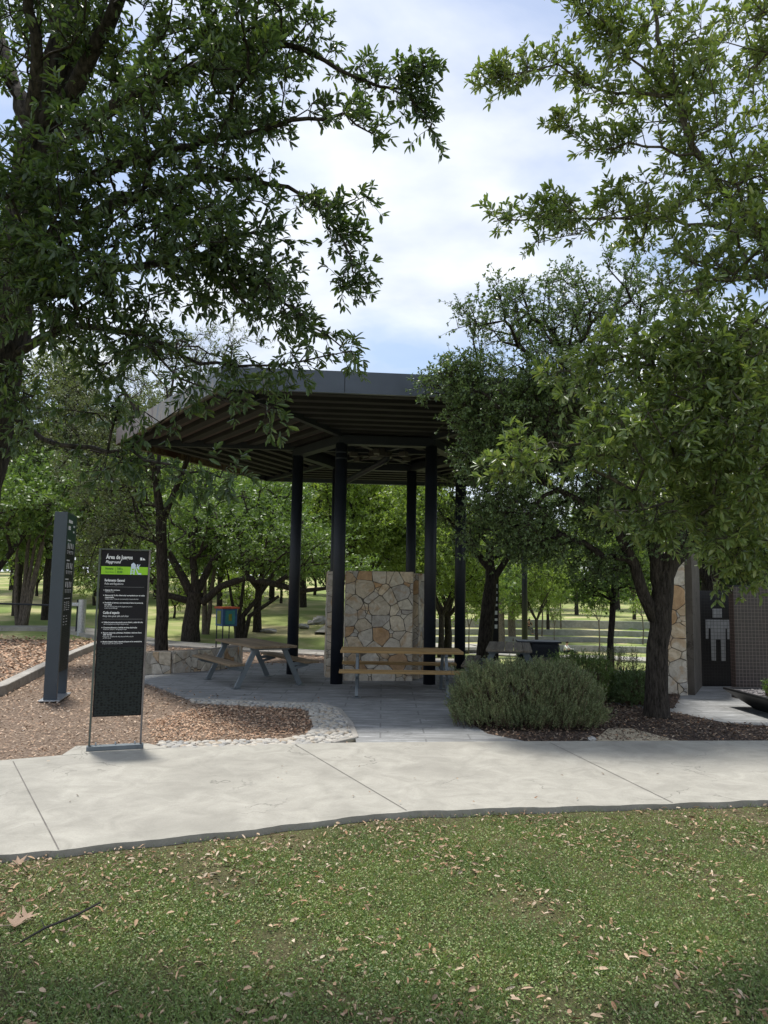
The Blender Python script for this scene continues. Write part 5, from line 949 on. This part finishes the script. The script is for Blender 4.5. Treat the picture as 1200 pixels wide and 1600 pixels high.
# ------------------------------------------------------------------ shrubs
def shrub(name, label, c, r, n, leaf, stemmat, seed, sl=.13, K=16, Ll=.022, Lw=.005, upb=1.0, h0=0, boxy=.5, stems_=60, cat='shrub', group=None):
    r_ = np.random.default_rng(seed); d = nrm(r_.normal(0, 1, (n, 3))); d[:, 2] = np.abs(d[:, 2]) * 1.1 - .15; d = nrm(d); q = d / (np.abs(d) ** (2 / boxy)).sum(1, keepdims=True) ** (boxy / 2); rad_ = r_.uniform(.70, .98, (n, 1)) + .03 * np.sin(q[:, :1] * 8 + q[:, 1:2] * 5 + seed) * np.sin(q[:, 2:3] * 6 + q[:, :1] * 5) + .04 * np.sin(q[:, :1] * 19 + q[:, 2:3] * 17) + np.where(r_.random((n, 1)) < .03, r_.uniform(0, .13, (n, 1)), 0)
    P = q * rad_ * np.array(r); P[:, 2] = np.maximum(P[:, 2], r_.uniform(.01, .2, n)); t = thing(name, label, cat, c, 0, group)
    ax = nrm(d * .5 + np.array([0, 0, upb]) + r_.normal(0, .28, (n, 3))); s = r_.uniform(0, 1, (n, K)); pe = r_.normal(0, 1, (n, K, 3)); pe = nrm(pe - ax[:, None] * (pe * ax[:, None]).sum(-1, keepdims=True))
    LP = P[:, None] + ax[:, None] * (s * sl)[..., None]; Dv = ax[:, None] * .8 + pe * .7; V, Fc = leaves(LP, Dv, r_.normal(0, 1, (n, K, 3)), r_.uniform(.7, 1.2, n * K) * Ll, Lw, False, .05); np_mesh('foliage', V, Fc, leaf, t)
    m = MB()
    for i in range(n // 3): m.tube([P[i] - ax[i] * sl * .6, P[i] + ax[i] * sl * .9], [.003, .0015], 3, False)
    for i in r_.integers(0, n, stems_): p = P[i] * .95; b = np.array([p[0] * .45 + r_.normal(0, .05), p[1] * .45 + r_.normal(0, .05), -.02]); m.tube([b, (b + p) / 2 + np.array([p[0], p[1], 0]) * .12, p], [.012, .009, .004], 4, False)
    m.build('stems', stemmat, t); return t
STEM = plain('shrub_stem', (.10, .065, .045), .9)
hc = G(830, 1136); shrub('rosemary_hedge', 'large grey green rosemary bush in front of the grey picnic table beside the path', (hc.x, hc.y + .34, -.01), (1.02, .6, .76), 8000, LF_ROSE, STEM, 31, .14, 22, .027, .007, boxy=.5)
a = D(905, 1085, 12.6); shrub('rosemary_hedge', 'smaller dark green bush behind the right end of the large rosemary bush', (a.x, a.y, 0), (.62, .45, .72), 2200, LF_MID, STEM, 32, .13, 14, .03, .009)
a = D(990, 1085, 12.3); shrub('round_shrub', 'dense dark green rounded shrub left of the live oak trunk', (a.x, a.y, 0), (.40, .40, .52), 2200, LF_DARK, STEM, 33, .07, 14, .022, .013, upb=.4, boxy=.8)
a = D(965, 1060, 13.4); shrub('upright_shrub', 'loose upright shrub with reddish stems behind the round green shrub', (a.x, a.y, 0), (.5, .3, .62), 500, LF_OLV, plain('red_stem', (.16, .08, .06), .9), 34, .26, 14, .035, .009, upb=2)
a = D(1208, 1075, 11.35); shrub('potted_shrub', 'small green plant growing in the gravel of the black planter', (a.x, a.y, .26), (.11, .11, .17), 130, LF_MID, STEM, 35, .08, 12, .03, .01)
a = D(1212, 1000, 18.5); shrub('tall_hedge', 'tall dark evergreen hedge rising behind the two restroom walls', (a.x, a.y, 0), (2.3, 1.2, 3.6), 4200, LF_DARK, STEM, 36, .35, 12, .12, .06, upb=.3, boxy=.7)
# ------------------------------------------------------------------ the wood that closes the view
r_ = np.random.default_rng(40); n = 90000; x = r_.uniform(-190, 190, n); y = r_.uniform(112, 135, n) + 12 * np.sin(x * .03); top = 8.5 + 2.5 * np.sin(x * .11) + 2 * np.sin(x * .27 + 1) + 1.2 * np.sin(x * .7); z = H(x, y) + top * r_.random(n) ** .8
V, Fc = leaves(np.c_[x, y, z], r_.normal(0, 1, (n, 3)), r_.normal(0, 1, (n, 3)), r_.uniform(.5, 1.1, n), r_.uniform(.4, .7, n), False); o = np_mesh('far_wood', V, Fc, LF_MID); tag(o, None, None, None, 'stuff')
